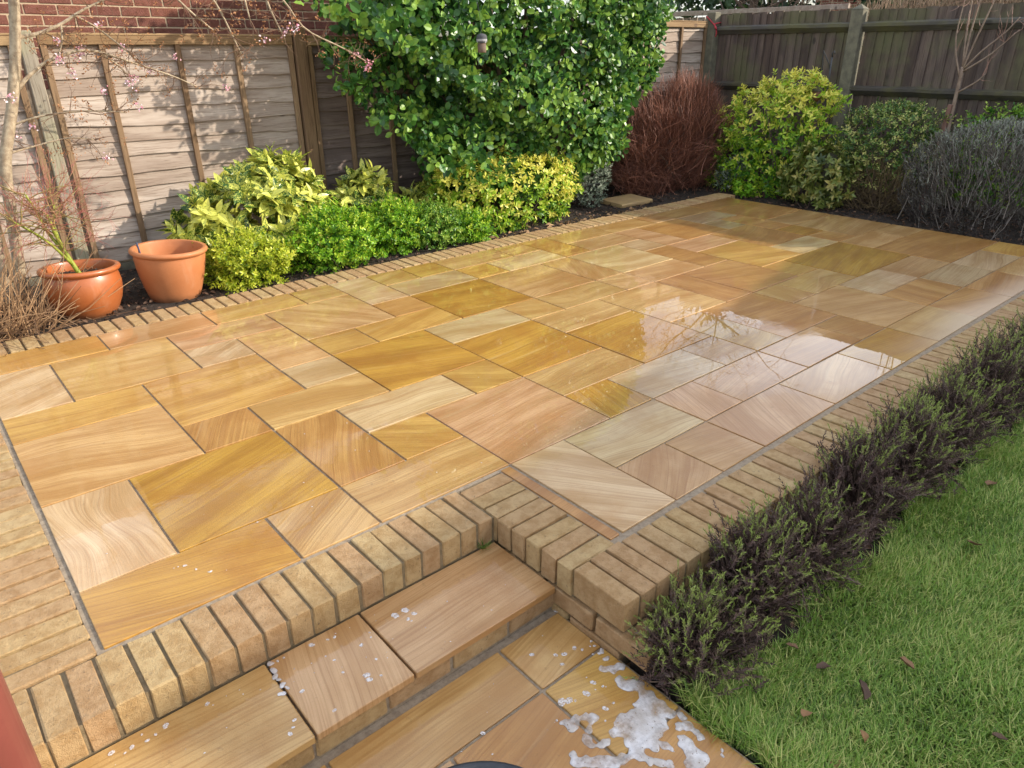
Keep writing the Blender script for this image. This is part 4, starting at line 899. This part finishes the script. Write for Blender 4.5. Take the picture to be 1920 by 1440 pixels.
link('twigs', tw.mesh('twigs'), tinted('acer_twig', (.24, .20, .06), (.33, .055, .075), .5), ac, kind='stuff')
# blossom shrub on the left
r = np.random.default_rng(121); vb = (.34, .85, -.06)
vi = thing('blossom_shrub', 'bare winter shrub with pale trunk, thin branches and scattered pink blossom at the left', 'shrub', vb)
mb = MB(); tw = MB(); tips = []
def B(x, y, z): return (x-vb[0], y-vb[1], z-vb[2])
poly(mb, [B(.33, .86, -.1), B(.40, .85, .30), B(.43, .85, .55), B(.47, .85, .85), B(.59, .85, 1.15), B(.675, .85, 1.42), B(.74, .84, 1.7), B(.80, .8, 2.15)], .034, .026, 10)
poly(mb, [B(.28, .80, -.1), B(.30, .78, .3), B(.36, .74, .7), B(.33, .7, 1.2), B(.42, .66, 1.9)], .026, .014, 8)
br = [[(.70, .86, 1.51), (.82, .9, 1.53), (.95, .9, 1.58), (1.08, .9, 1.66), (1.24, .9, 1.73), (1.45, .85, 1.82)], [(1.05, .9, 1.62), (1.13, .88, 1.57), (1.27, .86, 1.44), (1.33, .85, 1.36)], [(.62, .85, 1.22), (.70, .88, 1.30), (.82, .9, 1.385), (1.0, .9, 1.445), (1.12, .92, 1.44), (1.27, .94, 1.385), (1.54, .95, 1.29), (1.68, .95, 1.22)],
      [(.95, .9, 1.58), (.935, .88, 1.5), (.89, .86, 1.415)], [(1.12, .92, 1.44), (1.22, .95, 1.36), (1.27, .96, 1.30)], [(.55, .85, 1.05), (.7, .8, 1.10), (.95, .75, 1.12), (1.15, .72, 1.10)], [(.5, .85, .9), (.62, .9, .92), (.85, .95, .96), (1.0, 1.0, .93)],
      [(.80, .8, 2.15), (1.3, .55, 2.2), (1.75, .3, 2.02), (2.02, .2, 1.72), (2.13, .2, 1.55), (2.38, .2, 1.455), (2.57, .2, 1.36)], [(.80, .8, 2.15), (1.2, .45, 2.1), (1.5, .25, 1.86), (1.62, .2, 1.68), (1.68, .2, 1.52), (1.72, .2, 1.41)], [(1.2, .45, 2.1), (1.36, .22, 1.75), (1.47, .2, 1.63), (1.58, .2, 1.54)], [(1.75, .3, 2.02), (1.78, .2, 1.74), (1.80, .2, 1.60)], [(1.9, .25, 1.86), (1.93, .2, 1.66), (2.0, .2, 1.5)]]
for q, b in enumerate(br):
    C = poly(mb, [B(*p) for p in b], .013 if q in (0, 2) else (.009 if q > 6 else .007), .0035, 6)
    for i in range(int(len(C)*1.5)):
        j = r.integers(len(C)//4, len(C)); d = r.normal(0, 1, 3)*np.array([1, .8, .8])+np.array([.3, -.1, -.15])
        grow(tw, r, C[j], d, r.uniform(.05, .14), .0026, 1, tips, -.05, .4, (1, 3), .4, .7, 4)
    tips += [(C[-1], np.array([0, 0, -1]))]*2
link('trunk', mb.mesh('trunk', True), m_bark, vi); link('twigs', tw.mesh('twigs'), tinted('brown_twiglet', (.10, .055, .035), (.25, .14, .07), .7), vi, kind='stuff')
P = np.array([t[0] for t in tips]); kk = r.random(len(P))
def blossom(P, r, m, sp, s0, s1):
    Q = np.repeat(P, m, 0)+r.normal(0, sp, (len(P)*m, 3)); D = unit(r.normal(0, 1, Q.shape)); N = unit(r.normal(0, 1, Q.shape)); return Q, D, N, r.uniform(s0, s1, len(Q)), r.random(len(Q))
L = blossom(P[kk < .34], r, 9, .013, .008, .017); V, F = blades(*L[:4], leaf_tpl(.6, 'oval', .4, .3, 3)); link('dead_flowers', make_mesh('dead_flowers', V, F, np.repeat(L[4], 8)), tinted('dead_flower', (.20, .075, .025), (.46, .22, .09), .7), vi, kind='stuff')
L = blossom(P[kk > .93], r, 16, .013, .009, .017); V, F = blades(*L[:4], leaf_tpl(.85, 'round', .4, .2, 3)); link('blossom', make_mesh('blossom', V, F, np.repeat(L[4], 8)), tinted('pink_blossom', (.62, .20, .27), (.85, .72, .74), .5), vi, kind='stuff')
L = blossom(np.array([B(2.57, .2, 1.36), B(2.55, .2, 1.33), B(2.48, .2, 1.41)]), r, 22, .014, .010, .017); V, F = blades(*L[:4], leaf_tpl(.85, 'round', .4, .2, 3)); link('blossom', make_mesh('blossom', V, F, np.repeat(L[4]*.5, 8)), bpy.data.materials['pink_blossom'], vi, kind='stuff')
# dead stems in the left corner
r = np.random.default_rng(131); db = (.22, .42, -.05)
ds = thing('dead_stem_clump', 'tangled clump of dry brown cut stems at the left beside the glazed pot', 'plant', db); mb = MB()
for i in range(420):
    a = np.array([r.uniform(-.45, .22), r.uniform(-.10, .28), -.02]); az = r.normal(-.25, 1.0); el = r.uniform(.05, 1.4); ln = r.uniform(.2, .60)
    d = np.array([math.cos(az)*math.cos(el), math.sin(az)*math.cos(el), math.sin(el)]); e = a+d*ln
    e[2] = max(e[2], .0); m = (a+e)/2+r.normal(0, .03, 3)+np.array([0, 0, .02])
    mb.tube([a, m, e], [r.uniform(.002, .0045), .0025, .0015], 4, r.random())
link('stems', mb.mesh('stems'), tinted('dry_stem', (.13, .065, .03), (.46, .28, .14), .75), ds, kind='stuff')
V, F = leaf_tpl(.8, 'oval', .2, .2); link('dead_leaf', make_mesh('dead_leaf', V*.09, F, np.full(len(V), .9)), plain('papery_leaf', (.62, .50, .33), (.52, .40, .26), 20, .8), ds, (-.06, -.12, .22), (R(60), R(20), R(-120)))
# sapling with stake by the far fence
r = np.random.default_rng(141); tb = (7.8, -1.60, -.05); tr = thing('bare_sapling', 'slender bare sapling tied to a short stake in front of the dark fence', 'tree', tb)
mb = MB(); tw = MB(); tips = []
C = poly(mb, [(0, 0, -.05), (0, .005, .6), (0, .01, 1.0), (0, .01, 1.32)], .020, .015, 8)
for e in [[(0, .01, 1.22), (-.02, .09, 1.42), (-.02, .13, 1.6), (-.02, .12, 1.9)], [(0, .01, 1.3), (0, .05, 1.6), (0, .07, 1.9), (.02, .05, 2.4)], [(0, .01, 1.32), (.01, .02, 1.6), (.01, -.0, 1.95), (.02, -.05, 2.6)], [(0, .01, 1.28), (-.02, -.05, 1.55), (-.02, -.12, 1.85), (0, -.2, 2.3)], [(0, 0, 1.3), (-.03, -.12, 1.45), (-.03, -.28, 1.6), (-.03, -.36, 1.72)], [(0, 0, 1.1), (-.02, -.15, 1.2), (-.02, -.2, 1.27)], [(0, 0, 1.28), (-.02, -.2, 1.42), (-.03, -.38, 1.62)]]:
    C = poly(mb, e, .010, .004, 6)
    for q in range(4): grow(tw, r, C[r.integers(4, len(C))], r.normal(0, .6, 3)+np.array([0, 0, .8]), r.uniform(.08, .2), .003, 1, tips, .3, .3, (1, 2), .4, .7, 4)
link('trunk', mb.mesh('trunk', True), plain('sapling_bark', (.20, .135, .095), (.30, .22, .16), 20, .8), tr); link('twigs', tw.mesh('twigs'), tinted('sapling_twig', (.22, .12, .08), (.36, .2, .15), .7), tr, kind='stuff')
mb = MB(); mb.cbox((.035, .035, 1.05), .003, Matrix.Translation((0, 0, .47))); tag(link('tree_stake', mb.mesh('stake'), plain('reddish_stake', (.22, .115, .085), (.16, .085, .06), 14, .85), None, (7.77, -1.52, -.05), (R(3), 0, 0)), 'short reddish wooden stake beside the bare sapling', 'stake')

# ---- feeders
m_iron = plain('black_iron', (.03, .032, .035), (.05, .05, .055), 20, .5, .2)
hk = thing('feeder_pole', 'dark metal crook pole standing in the golden shrub by the far fence', 'pole', (7.52, -.47, -.05)); mb = MB()
mb.tube([(0, -.01, -.1), (0, 0, .6), (0, .01, 1.2), (0, .015, 1.40)], .009, 6); link('shaft', mb.mesh('shaft', True), m_iron, hk)
mb = MB(); mb.tube([(0, .015, 1.30), (0, .05, 1.36), (0, .09, 1.42), (0, .115, 1.46), (0, .115, 1.41), (0, .10, 1.33), (0, .10, 1.27)], .005, 5); mb.tube([(0, .012, 1.40), (0, .02, 1.44), (0, .0, 1.455), (0, -.008, 1.43)], .007, 5); link('hook', mb.mesh('hook', True), m_iron, hk)
ad = thing('bird_feeder', 'acorn-shaped ceramic bird feeder hanging from the crook pole', 'bird feeder', (7.5, -.375, 1.0))
V, F = lathe([(0, -.075), (.012, -.07), (.038, -.045), (.052, -.01), (.054, .02), (.05, .035), (0, .035)], 20); link('cup', make_mesh('cup', V, F, smooth=True), plain('brown_ceramic', (.24, .115, .06), (.18, .085, .045), 20, .5), ad)
V, F = lathe([(.064, .028), (.066, .035), (.056, .058), (.03, .076), (.008, .082), (.006, .11), (0, .112)], 20); link('cap', make_mesh('cap', V, F, smooth=True), plain('grey_ceramic', (.13, .11, .075), (.09, .08, .055), 40, .7, .8), ad)
mb = MB(); mb.tube([(0, 0, .105), (0, -.003, .2), (0, 0, .25)], .0022, 4); link('hanger', mb.mesh('hanger'), m_iron, ad)
fd = thing('hanging_feeder', 'small brown tubular feeder with grey mesh lid hanging in the big glossy shrub', 'bird feeder', (3.585, .27, 1.47))
V, F = lathe([(0, -.055), (.030, -.055), (.032, -.05), (.032, .01), (0, .012)], 20); link('tube', make_mesh('tube', V, F, smooth=True), plain('feeder_wood', (.16, .10, .065), (.11, .07, .045), 30, .7), fd)
V, F = lathe([(.036, .012), (.040, .02), (.040, .05), (.034, .066), (.015, .074), (0, .075)], 20); link('lid', make_mesh('lid', V, F, smooth=True), brick_tex('grey_mesh', (.05, .05, .055), (.08, .08, .085), (.34, .34, .35)), fd)
mb = MB(); mb.tube([(0, 0, .07), (0, .02, .2), (.01, .1, .45)], .002, 4); link('hanger', mb.mesh('hanger'), m_iron, fd)

# ---- soap suds
def field(C, x0, x1, y0, y1, h):
    nx, ny = int((x1-x0)/h), int((y1-y0)/h); X, Y = np.meshgrid(x0+np.arange(nx)*h, y0+np.arange(ny)*h, indexing='ij')
    X2 = X+.003*np.sin(Y*150+3*np.sin(X*70)); Y2 = Y+.003*np.sin(X*140+2*np.sin(Y*80))
    f = np.zeros_like(X)
    for cx, cy, cr in C: f += np.exp(-2.3*((X2-cx)**2+(Y2-cy)**2)/cr**2)
    return X, Y, f
def suds(C, box, h, z, th, lev=.24):
    X, Y, f = field(C, *box, h); gx, gy = np.gradient(f, h); g2 = gx**2+gy**2+1e-6
    ins = f > lev; use = ins.copy()
    for a in (1, -1): use |= np.roll(ins, a, 0) | np.roll(ins, a, 1) | np.roll(np.roll(ins, a, 0), 1, 1) | np.roll(np.roll(ins, a, 0), -1, 1)
    st = np.where(ins, 0, (lev-f)/g2); st = np.clip(st*np.sqrt(g2), 0, h*1.2)/np.sqrt(g2)
    Xs, Ys = X+st*gx, Y+st*gy
    d = np.clip((f-lev)/np.sqrt(g2), 0, .02); Z = z+np.where(ins, th*np.clip(np.sqrt(np.clip(d/.006, 0, 1)), 0, 1)*(.65+.35*np.clip(f-lev, 0, 1)), 0)
    idx = -np.ones(X.shape, int); idx[use] = np.arange(use.sum()); V = np.stack([Xs[use], Ys[use], Z[use]], 1)
    c = use[:-1, :-1] & use[1:, :-1] & use[1:, 1:] & use[:-1, 1:] & (ins[:-1, :-1] | ins[1:, :-1] | ins[1:, 1:] | ins[:-1, 1:])
    F = np.stack([idx[:-1, :-1][c], idx[1:, :-1][c], idx[1:, 1:][c], idx[:-1, 1:][c]], 1); return V, F, np.clip((f-lev)/lev, 0, 1)[use]
M = Mat('soap_suds'); vo = M.n('TexVoronoi', None, Scale=210.0); M.nt.links.new(M.pos(), vo.inputs['Vector']); vo2 = M.n('TexVoronoi', None, Scale=75.0); M.nt.links.new(M.pos(), vo2.inputs['Vector'])
hole = M.ramp(vo2.outputs['Distance'], .16, .08); pt = M.noise(M.pos(), 14, 3, .6)
cl = M.mix(M.ramp(pt, .35, .65), (.52, .47, .43), (.74, .72, .72)); cl = M.mix(M.math('MULTIPLY', hole, .65), cl, (.22, .18, .14))
M.P(Base_Color=cl, Roughness=.35, Normal=M.bump(vo.outputs['Distance'], .5, .002), Subsurface_Weight=.3, Subsurface_Radius=(.01, .01, .01), Subsurface_Scale=.5, Coat_Weight=.5, Coat_Roughness=.1)
al = M.ramp(M.noise(M.pos(), 22, 4, .65), .30, .62, .30, .88); al = M.math('MULTIPLY', al, M.ramp(M.tint(), 0.0, .45, .25, 1.0)); M.P(Alpha=M.math('MULTIPLY', al, M.math('SUBTRACT', 1.0, M.math('MULTIPLY', hole, .55))))
m_suds = M.m
FOAM = [(1.146,-3.311,.011),(1.136,-3.341,.013),(1.101,-3.363,.017),(1.121,-3.38,.022),(1.145,-3.388,.017),(1.103,-3.42,.02),(1.106,-3.446,.027),(1.132,-3.463,.025),(1.122,-3.507,.029),(1.12,-3.545,.028),(1.121,-3.579,.026),(1.083,-3.513,.021),(1.076,-3.546,.038),(1.029,-3.532,.038),(1.002,-3.519,.027),(.979,-3.531,.024),(1.006,-3.56,.041),(1.04,-3.584,.041),(1.073,-3.592,.027),(.955,-3.525,.012),(.927,-3.532,.015),(.906,-3.529,.013),(.889,-3.509,.018),(.895,-3.489,.015),(.92,-3.475,.015),(.946,-3.46,.019),(.941,-3.44,.014),(.914,-3.433,.021),(.89,-3.428,.019),(.88,-3.414,.01),(.877,-3.397,.005),(.889,-3.448,.015),(.96,-3.456,.014),(.833,-3.5,.013),(.825,-3.521,.019),(.847,-3.536,.023),(.869,-3.559,.026),(.893,-3.581,.026),(.926,-3.595,.02),(.957,-3.602,.02),(.964,-3.618,.02),(.969,-3.642,.016),(.986,-3.661,.016),(1.0,-3.682,.014),(1.012,-3.611,.02),(1.003,-3.627,.013),(1.032,-3.637,.015),(1.038,-3.653,.012),(.99,-3.591,.023),(.973,-3.571,.02),(1.14,-3.612,.016),(1.109,-3.627,.014),(1.127,-3.643,.02),(1.088,-3.656,.017),(1.077,-3.676,.026),(1.071,-3.701,.026),(1.057,-3.727,.026),(1.039,-3.716,.023),(1.084,-3.727,.016),(1.123,-3.686,.013),(1.129,-3.666,.014),(1.097,-3.628,.008),(1.149,-3.266,.006),(1.148,-3.286,.007),(1.133,-3.313,.009),(1.12,-3.305,.006),(1.122,-3.75,.009),(1.137,-3.744,.008)]
V, F, tn = suds(FOAM, (.78, 1.168, -3.80, -3.24), .0022, ZP+.0006, .0045)
tag(link('soap_suds', make_mesh('suds', V, F, tn, smooth=True), m_suds, kind='stuff'), 'white soapy foam puddle on the lower path beside the heather', 'foam', kind='stuff')
SP1 = [(.979,-3.184,.007),(1.032,-3.232,.006),(1.054,-3.246,.008),(1.094,-3.249,.007),(1.022,-3.27,.006),(1.107,-3.269,.005),(1.042,-3.376,.008),(1.053,-3.403,.004),(1.0,-3.39,.01),(.927,-3.365,.012),(.945,-3.374,.011),(.959,-3.387,.004),(1.033,-3.461,.004),(1.003,-3.459,.008),(.973,-3.486,.003),(1.135,-3.275,.003),(1.174,-3.083,.012),(1.165,-3.099,.009),(.70,-3.30,.006)]
SP2 = [(.706,-2.873,.011),(.741,-2.873,.011),(.754,-2.903,.008),(.728,-2.911,.006),(.731,-2.924,.003),(.463,-2.817,.008),(.527,-2.832,.005),(.507,-2.828,.004),(.57,-2.91,.006),(.473,-2.882,.003),(.485,-2.91,.004),(.575,-2.983,.004),(.482,-2.964,.004),(.526,-3.015,.009),(.524,-3.033,.008),(.555,-3.042,.004),(.405,-3.061,.005),(.369,-2.95,.006),(.314,-3.021,.005),(.302,-3.039,.004),(.288,-3.052,.006),(.612,-2.883,.003),(.606,-2.902,.003),(.061,-2.824,.008),(.034,-2.834,.004),(.013,-2.839,.005),(-.021,-2.834,.006),(-.063,-2.818,.007),(.164,-2.826,.006),(.008,-2.812,.003),(-.038,-2.84,.003)]
mb = MB()
def drop(mb, x, y, z, s, r):
    k = 12; th = np.arange(k)*2*np.pi/k; rr = 1+.18*np.sin(th*2+r.uniform(0, 6))+.08*np.sin(th*5+r.uniform(0, 6)); V = [(x, y, z+s*.05)]
    for f, h in ((.55, .05), (.85, .10), (1.0, 0)): V += [(x+s*f*q*math.cos(t), y+s*f*q*math.sin(t), z+s*h) for q, t in zip(rr, th)]
    F3 = [[0, 1+j, 1+(j+1) % k] for j in range(k)]; F4 = [[1+i*k+j, 1+(i+1)*k+j, 1+(i+1)*k+(j+1) % k, 1+i*k+(j+1) % k] for i in range(2) for j in range(k)]
    mb.add(V, [np.array(F3), np.array(F4)])
r = np.random.default_rng(151)
for x, y, s in SP1: drop(mb, x, y, ZP+.0006, s*1.05, r)
for x, y, s in SP2: drop(mb, x, y, -.0992, s*1.05, r)
for i in range(34):
    drop(mb, r.uniform(-.1, 1.1), r.uniform(-3.07, -2.82), -.0992, r.uniform(.0010, .0024), r)
for i in range(40):
    drop(mb, r.uniform(.4, 1.1), r.uniform(-3.75, -3.14), ZP+.0006, r.uniform(.0010, .0026), r)
for x, y, s in [(.28, -2.36, .006), (.30, -2.40, .004), (.262, -2.352, .003), (.25, -2.35, .002), (.33, -2.44, .005), (.54, -2.29, .003)]: drop(mb, x, y, .0006, s, r)
for i in range(26): drop(mb, r.uniform(.1, 1.9), r.uniform(-2.5, -1.8), .0008, r.uniform(.001, .003), r)
MF = Mat('thin_suds'); MF.P(Base_Color=(.74, .70, .68, 1), Roughness=.25, Alpha=MF.ramp(MF.noise(MF.pos(), 160, 3, .6), .35, .62, .25, .85), Coat_Weight=.5, Coat_Roughness=.08)
tag(link('foam_flecks', mb.mesh('foam_flecks', True), MF.m, kind='stuff'), 'scattered flecks of soap foam on the step and lower path', 'foam', kind='stuff')
V, F, tn = suds([(.343,-2.806,.012),(.341,-2.834,.013),(.337,-2.856,.012),(.338,-2.875,.009),(.34,-2.898,.011),(.325,-2.924,.011),(.345,-2.915,.008),(.384,-2.812,.005),(.365,-2.808,.007)], (.28, .41, -2.96, -2.79), .002, -.0990, .0028)
tag(link('soap_suds', make_mesh('suds', V, F, tn, smooth=True), m_suds, kind='stuff'), 'small line of foam along the tread joint of the step', 'foam', kind='stuff')
# weed in the step corner
r = np.random.default_rng(161); n = 34; wb = (1.10, -2.80, -.098)
P = np.tile(np.array([[0, 0, 0.]]), (n, 1))+r.normal(0, .004, (n, 3))*[1, 1, 0]; az = r.uniform(0, 6.28, n); el = r.uniform(.15, 1.3, n)
D = np.stack([np.cos(az)*np.cos(el), np.sin(az)*np.cos(el)-.3, np.sin(el)], 1)
V, F = blades(P, D, np.tile([[0, 0, 1.]], (n, 1))+r.normal(0, .2, (n, 3)), r.uniform(.025, .055, n), needle_tpl(.07))
tag(link('weed_tuft', make_mesh('weed_tuft', V, F, np.repeat(r.uniform(.1, .5, n), 4)), m_grass, None, wb), 'tiny grass tuft growing in the inner corner of the step', 'weed')

# ---- red post and dark tub close to the camera
mb = MB(); mb.tube([(0, 0, -.30), (0, 0, 1.0), (0, 0, 2.2)], .05, 28)
tag(link('painted_post', mb.mesh('painted_post', True), plain('faded_red_paint', (.27, .075, .058), (.22, .058, .046), 7, .45, .1, .002, .2), None, (-.222, -3.16, 0)), 'faded red round post at the bottom left corner of the picture', 'post')
tb_ = thing('bucket', 'dark blue-black bucket of which only the rim shows at the bottom edge', 'bucket', (.385, -3.70, ZP))
m_tub = plain('dark_rubber', (.012, .015, .022), (.02, .022, .03), 20, .45, .2)
V, F = lathe([(0, .004), (.15, .004), (.158, .01), (.195, .285), (.190, .285), (.152, .02), (0, .018)], 48); link('body', make_mesh('body', V, F, smooth=True), m_tub, tb_)
V, F = lathe([(.193, .275), (.203, .278), (.207, .288), (.203, .299), (.194, .302), (.187, .297), (.185, .285)], 48); link('rim', make_mesh('rim', V, F, smooth=True), m_tub, tb_)

# ================================================================== BEYOND THE FENCE
ev = shrub('evergreen_bush', 'green bush showing above the fence corner behind the pale panel', 'bush', (8.0, 2.7, -.3), [(.2, 8.0, 2.7, .6, .5), (1.2, 8.0, 2.7, .9, .6), (2.0, 7.9, 2.7, .8, .55), (2.5, 7.8, 2.7, .4, .3), (2.6, 7.8, 2.7, .02, .02)], 900, dict(k=6, gap=.016, ang=64, size=.06, jit=.4, t0=.35, tv=.45), m_hedge, T_small, 171, 0, .4, .15, .3, .35, 5)
fp = thing('pale_fence', 'pale timber fence top showing behind the corner of the dark fence', 'fence', (9.2, 1.6, 0))
for z, h in ((1.88, .06), (1.70, .05)):
    V, F = cbox((.05, 2.6, h), .003); link('rail', make_mesh('rail', V, F), m_lap, fp, (0, 0, z))
for i in range(20):
    V, F = cbox((.02, .11, 2.1), .003); link('board', make_mesh('board', V, F), m_lap, fp, (.035, -1.2+i*.126, .78))
m_thin = tinted('bare_hedge_twig', (.12, .075, .045), (.40, .28, .17), .8)
twiggy('bare_hedge', 'bare twiggy hedge showing over the top of the dark fence', (10.2, -1.2, -.3), [(.3, 10.2, -1.2, .5, 2.8), (1.2, 10.2, -1.2, .6, 3.0), (1.9, 10.2, -1.2, .5, 2.9), (2.1, 10.2, -1.2, .2, 1.6), (2.13, 10.2, -1.2, .02, .1)], 5200, m_thin, 172, (.2, .5), .004)
h2 = thing('far_house', 'distant red brick house glimpsed over the dark fence', 'house', (24.0, 4.0, 0))
wm = MB(); wm.box((-3, -3.2, -.3), (3, 3.2, 3.0)); link('wall', wm.mesh('wall'), m_brt, h2)
link('roof', make_mesh('roof', [(-3.4, -3.6, 2.9), (3.4, -3.6, 2.9), (3.4, 0, 5.0), (-3.4, 0, 5.0), (3.4, 3.6, 2.9), (-3.4, 3.6, 2.9)], [np.array([[0,1,2,3],[3,2,4,5],[0,5,4,1]]), np.array([[1,4,2],[0,3,5]])]), m_tile, h2)
for yy in (-1.6, 1.5):
    f = MB(); f.box((-3.06, yy-.6, 1.0), (-3.001, yy+.6, 2.1)); fo = link('window', f.mesh('window'), m_white, h2); f = MB(); f.box((-3.07, yy-.5, 1.08), (-3.061, yy+.5, 2.02)); link('pane', f.mesh('pane'), m_glass, fo)
# garden trees beyond the fence, mirrored in the wet paving
def bare_tree(label, x, y, h, seed, dens=(3, 5)):
    r = np.random.default_rng(seed); t = thing('bare_tree', label, 'tree', (x, y, -.3)); mb = MB(); tw = MB(); tips = []
    C = poly(mb, [(0, 0, -.2), (.05, .02, h*.25), (0, .06, h*.5), (.05, .0, h*.8)], h*.018, h*.007, 8)
    for i in range(13):
        j = r.integers(len(C)//3, len(C)); az = r.uniform(0, 6.28); grow(tw, r, C[j], (math.cos(az), math.sin(az), r.uniform(.4, 1.2)), h*r.uniform(.16, .30), h*.005, 3, tips, .25, .3, (2, 4), .3, .66, 5, .05)
    link('trunk', mb.mesh('trunk', True), m_bark2, t); link('branches', tw.mesh('branches'), m_bark2, t)
    P = np.array([q[0] for q in tips]); Q = np.repeat(P, 3, 0)+r.normal(0, .10, (len(P)*3, 3)); D = unit(r.normal(0, 1, Q.shape)+[0, 0, .4])
    V, F = blades(Q, D, unit(r.normal(0, 1, Q.shape)), r.uniform(.12, .32, len(Q)), needle_tpl(.05)); link('crown', make_mesh('crown', V, F, np.full(len(V), .3)), m_thin, t, kind='stuff')
SPT = dict(k=6, gap=.05, ang=60, size=.22, jit=.45, t0=.35, tv=.4)
m_ever = leaf_mat('far_evergreen', (0.012, 0.03, 0.010), (0.03, 0.065, 0.018), (0.07, 0.12, 0.03), .6, .15)
for i, (x, y, h, rr, lb) in enumerate([(15.6, 6.0, 4.9, 1.3, 'rounded evergreen tree beyond the dark fence towards the corner'), (17.2, 2.6, 4.4, 1.2, 'broad evergreen tree beyond the dark fence behind the golden shrub'), (17.6, -.9, 5.0, 1.2, 'tall evergreen tree beyond the dark fence in line with the sapling'), (16.6, -4.0, 4.5, 1.3, 'dark evergreen tree beyond the right end of the dark fence')]):
    t = shrub('evergreen_tree', lb, 'tree', (x, y, -.3), [(.5, x, y, rr*.5, rr*.6), (h*.3, x, y, rr*.95, rr*1.15), (h*.6, x, y, rr, rr*1.2), (h*.85, x, y, rr*.6, rr*.75), (h, x, y, rr*.15, rr*.2), (h+.05, x, y, .02, .02)], 700, SPT, m_ever, T_small, 190+i, 0, .4, .5, .3, .5, 0, shoot=.8)
    tk = MB(); tk.tube([(0, 0, -.2), (.05, 0, h*.3), (0, .05, h*.7)], [.12, .1, .04], 8); link('trunk', tk.mesh('trunk', True), m_bark2, t)

bare_tree('bare garden tree beyond the dark fence left of the far house', 13.6, 4.4, 5.6, 181)
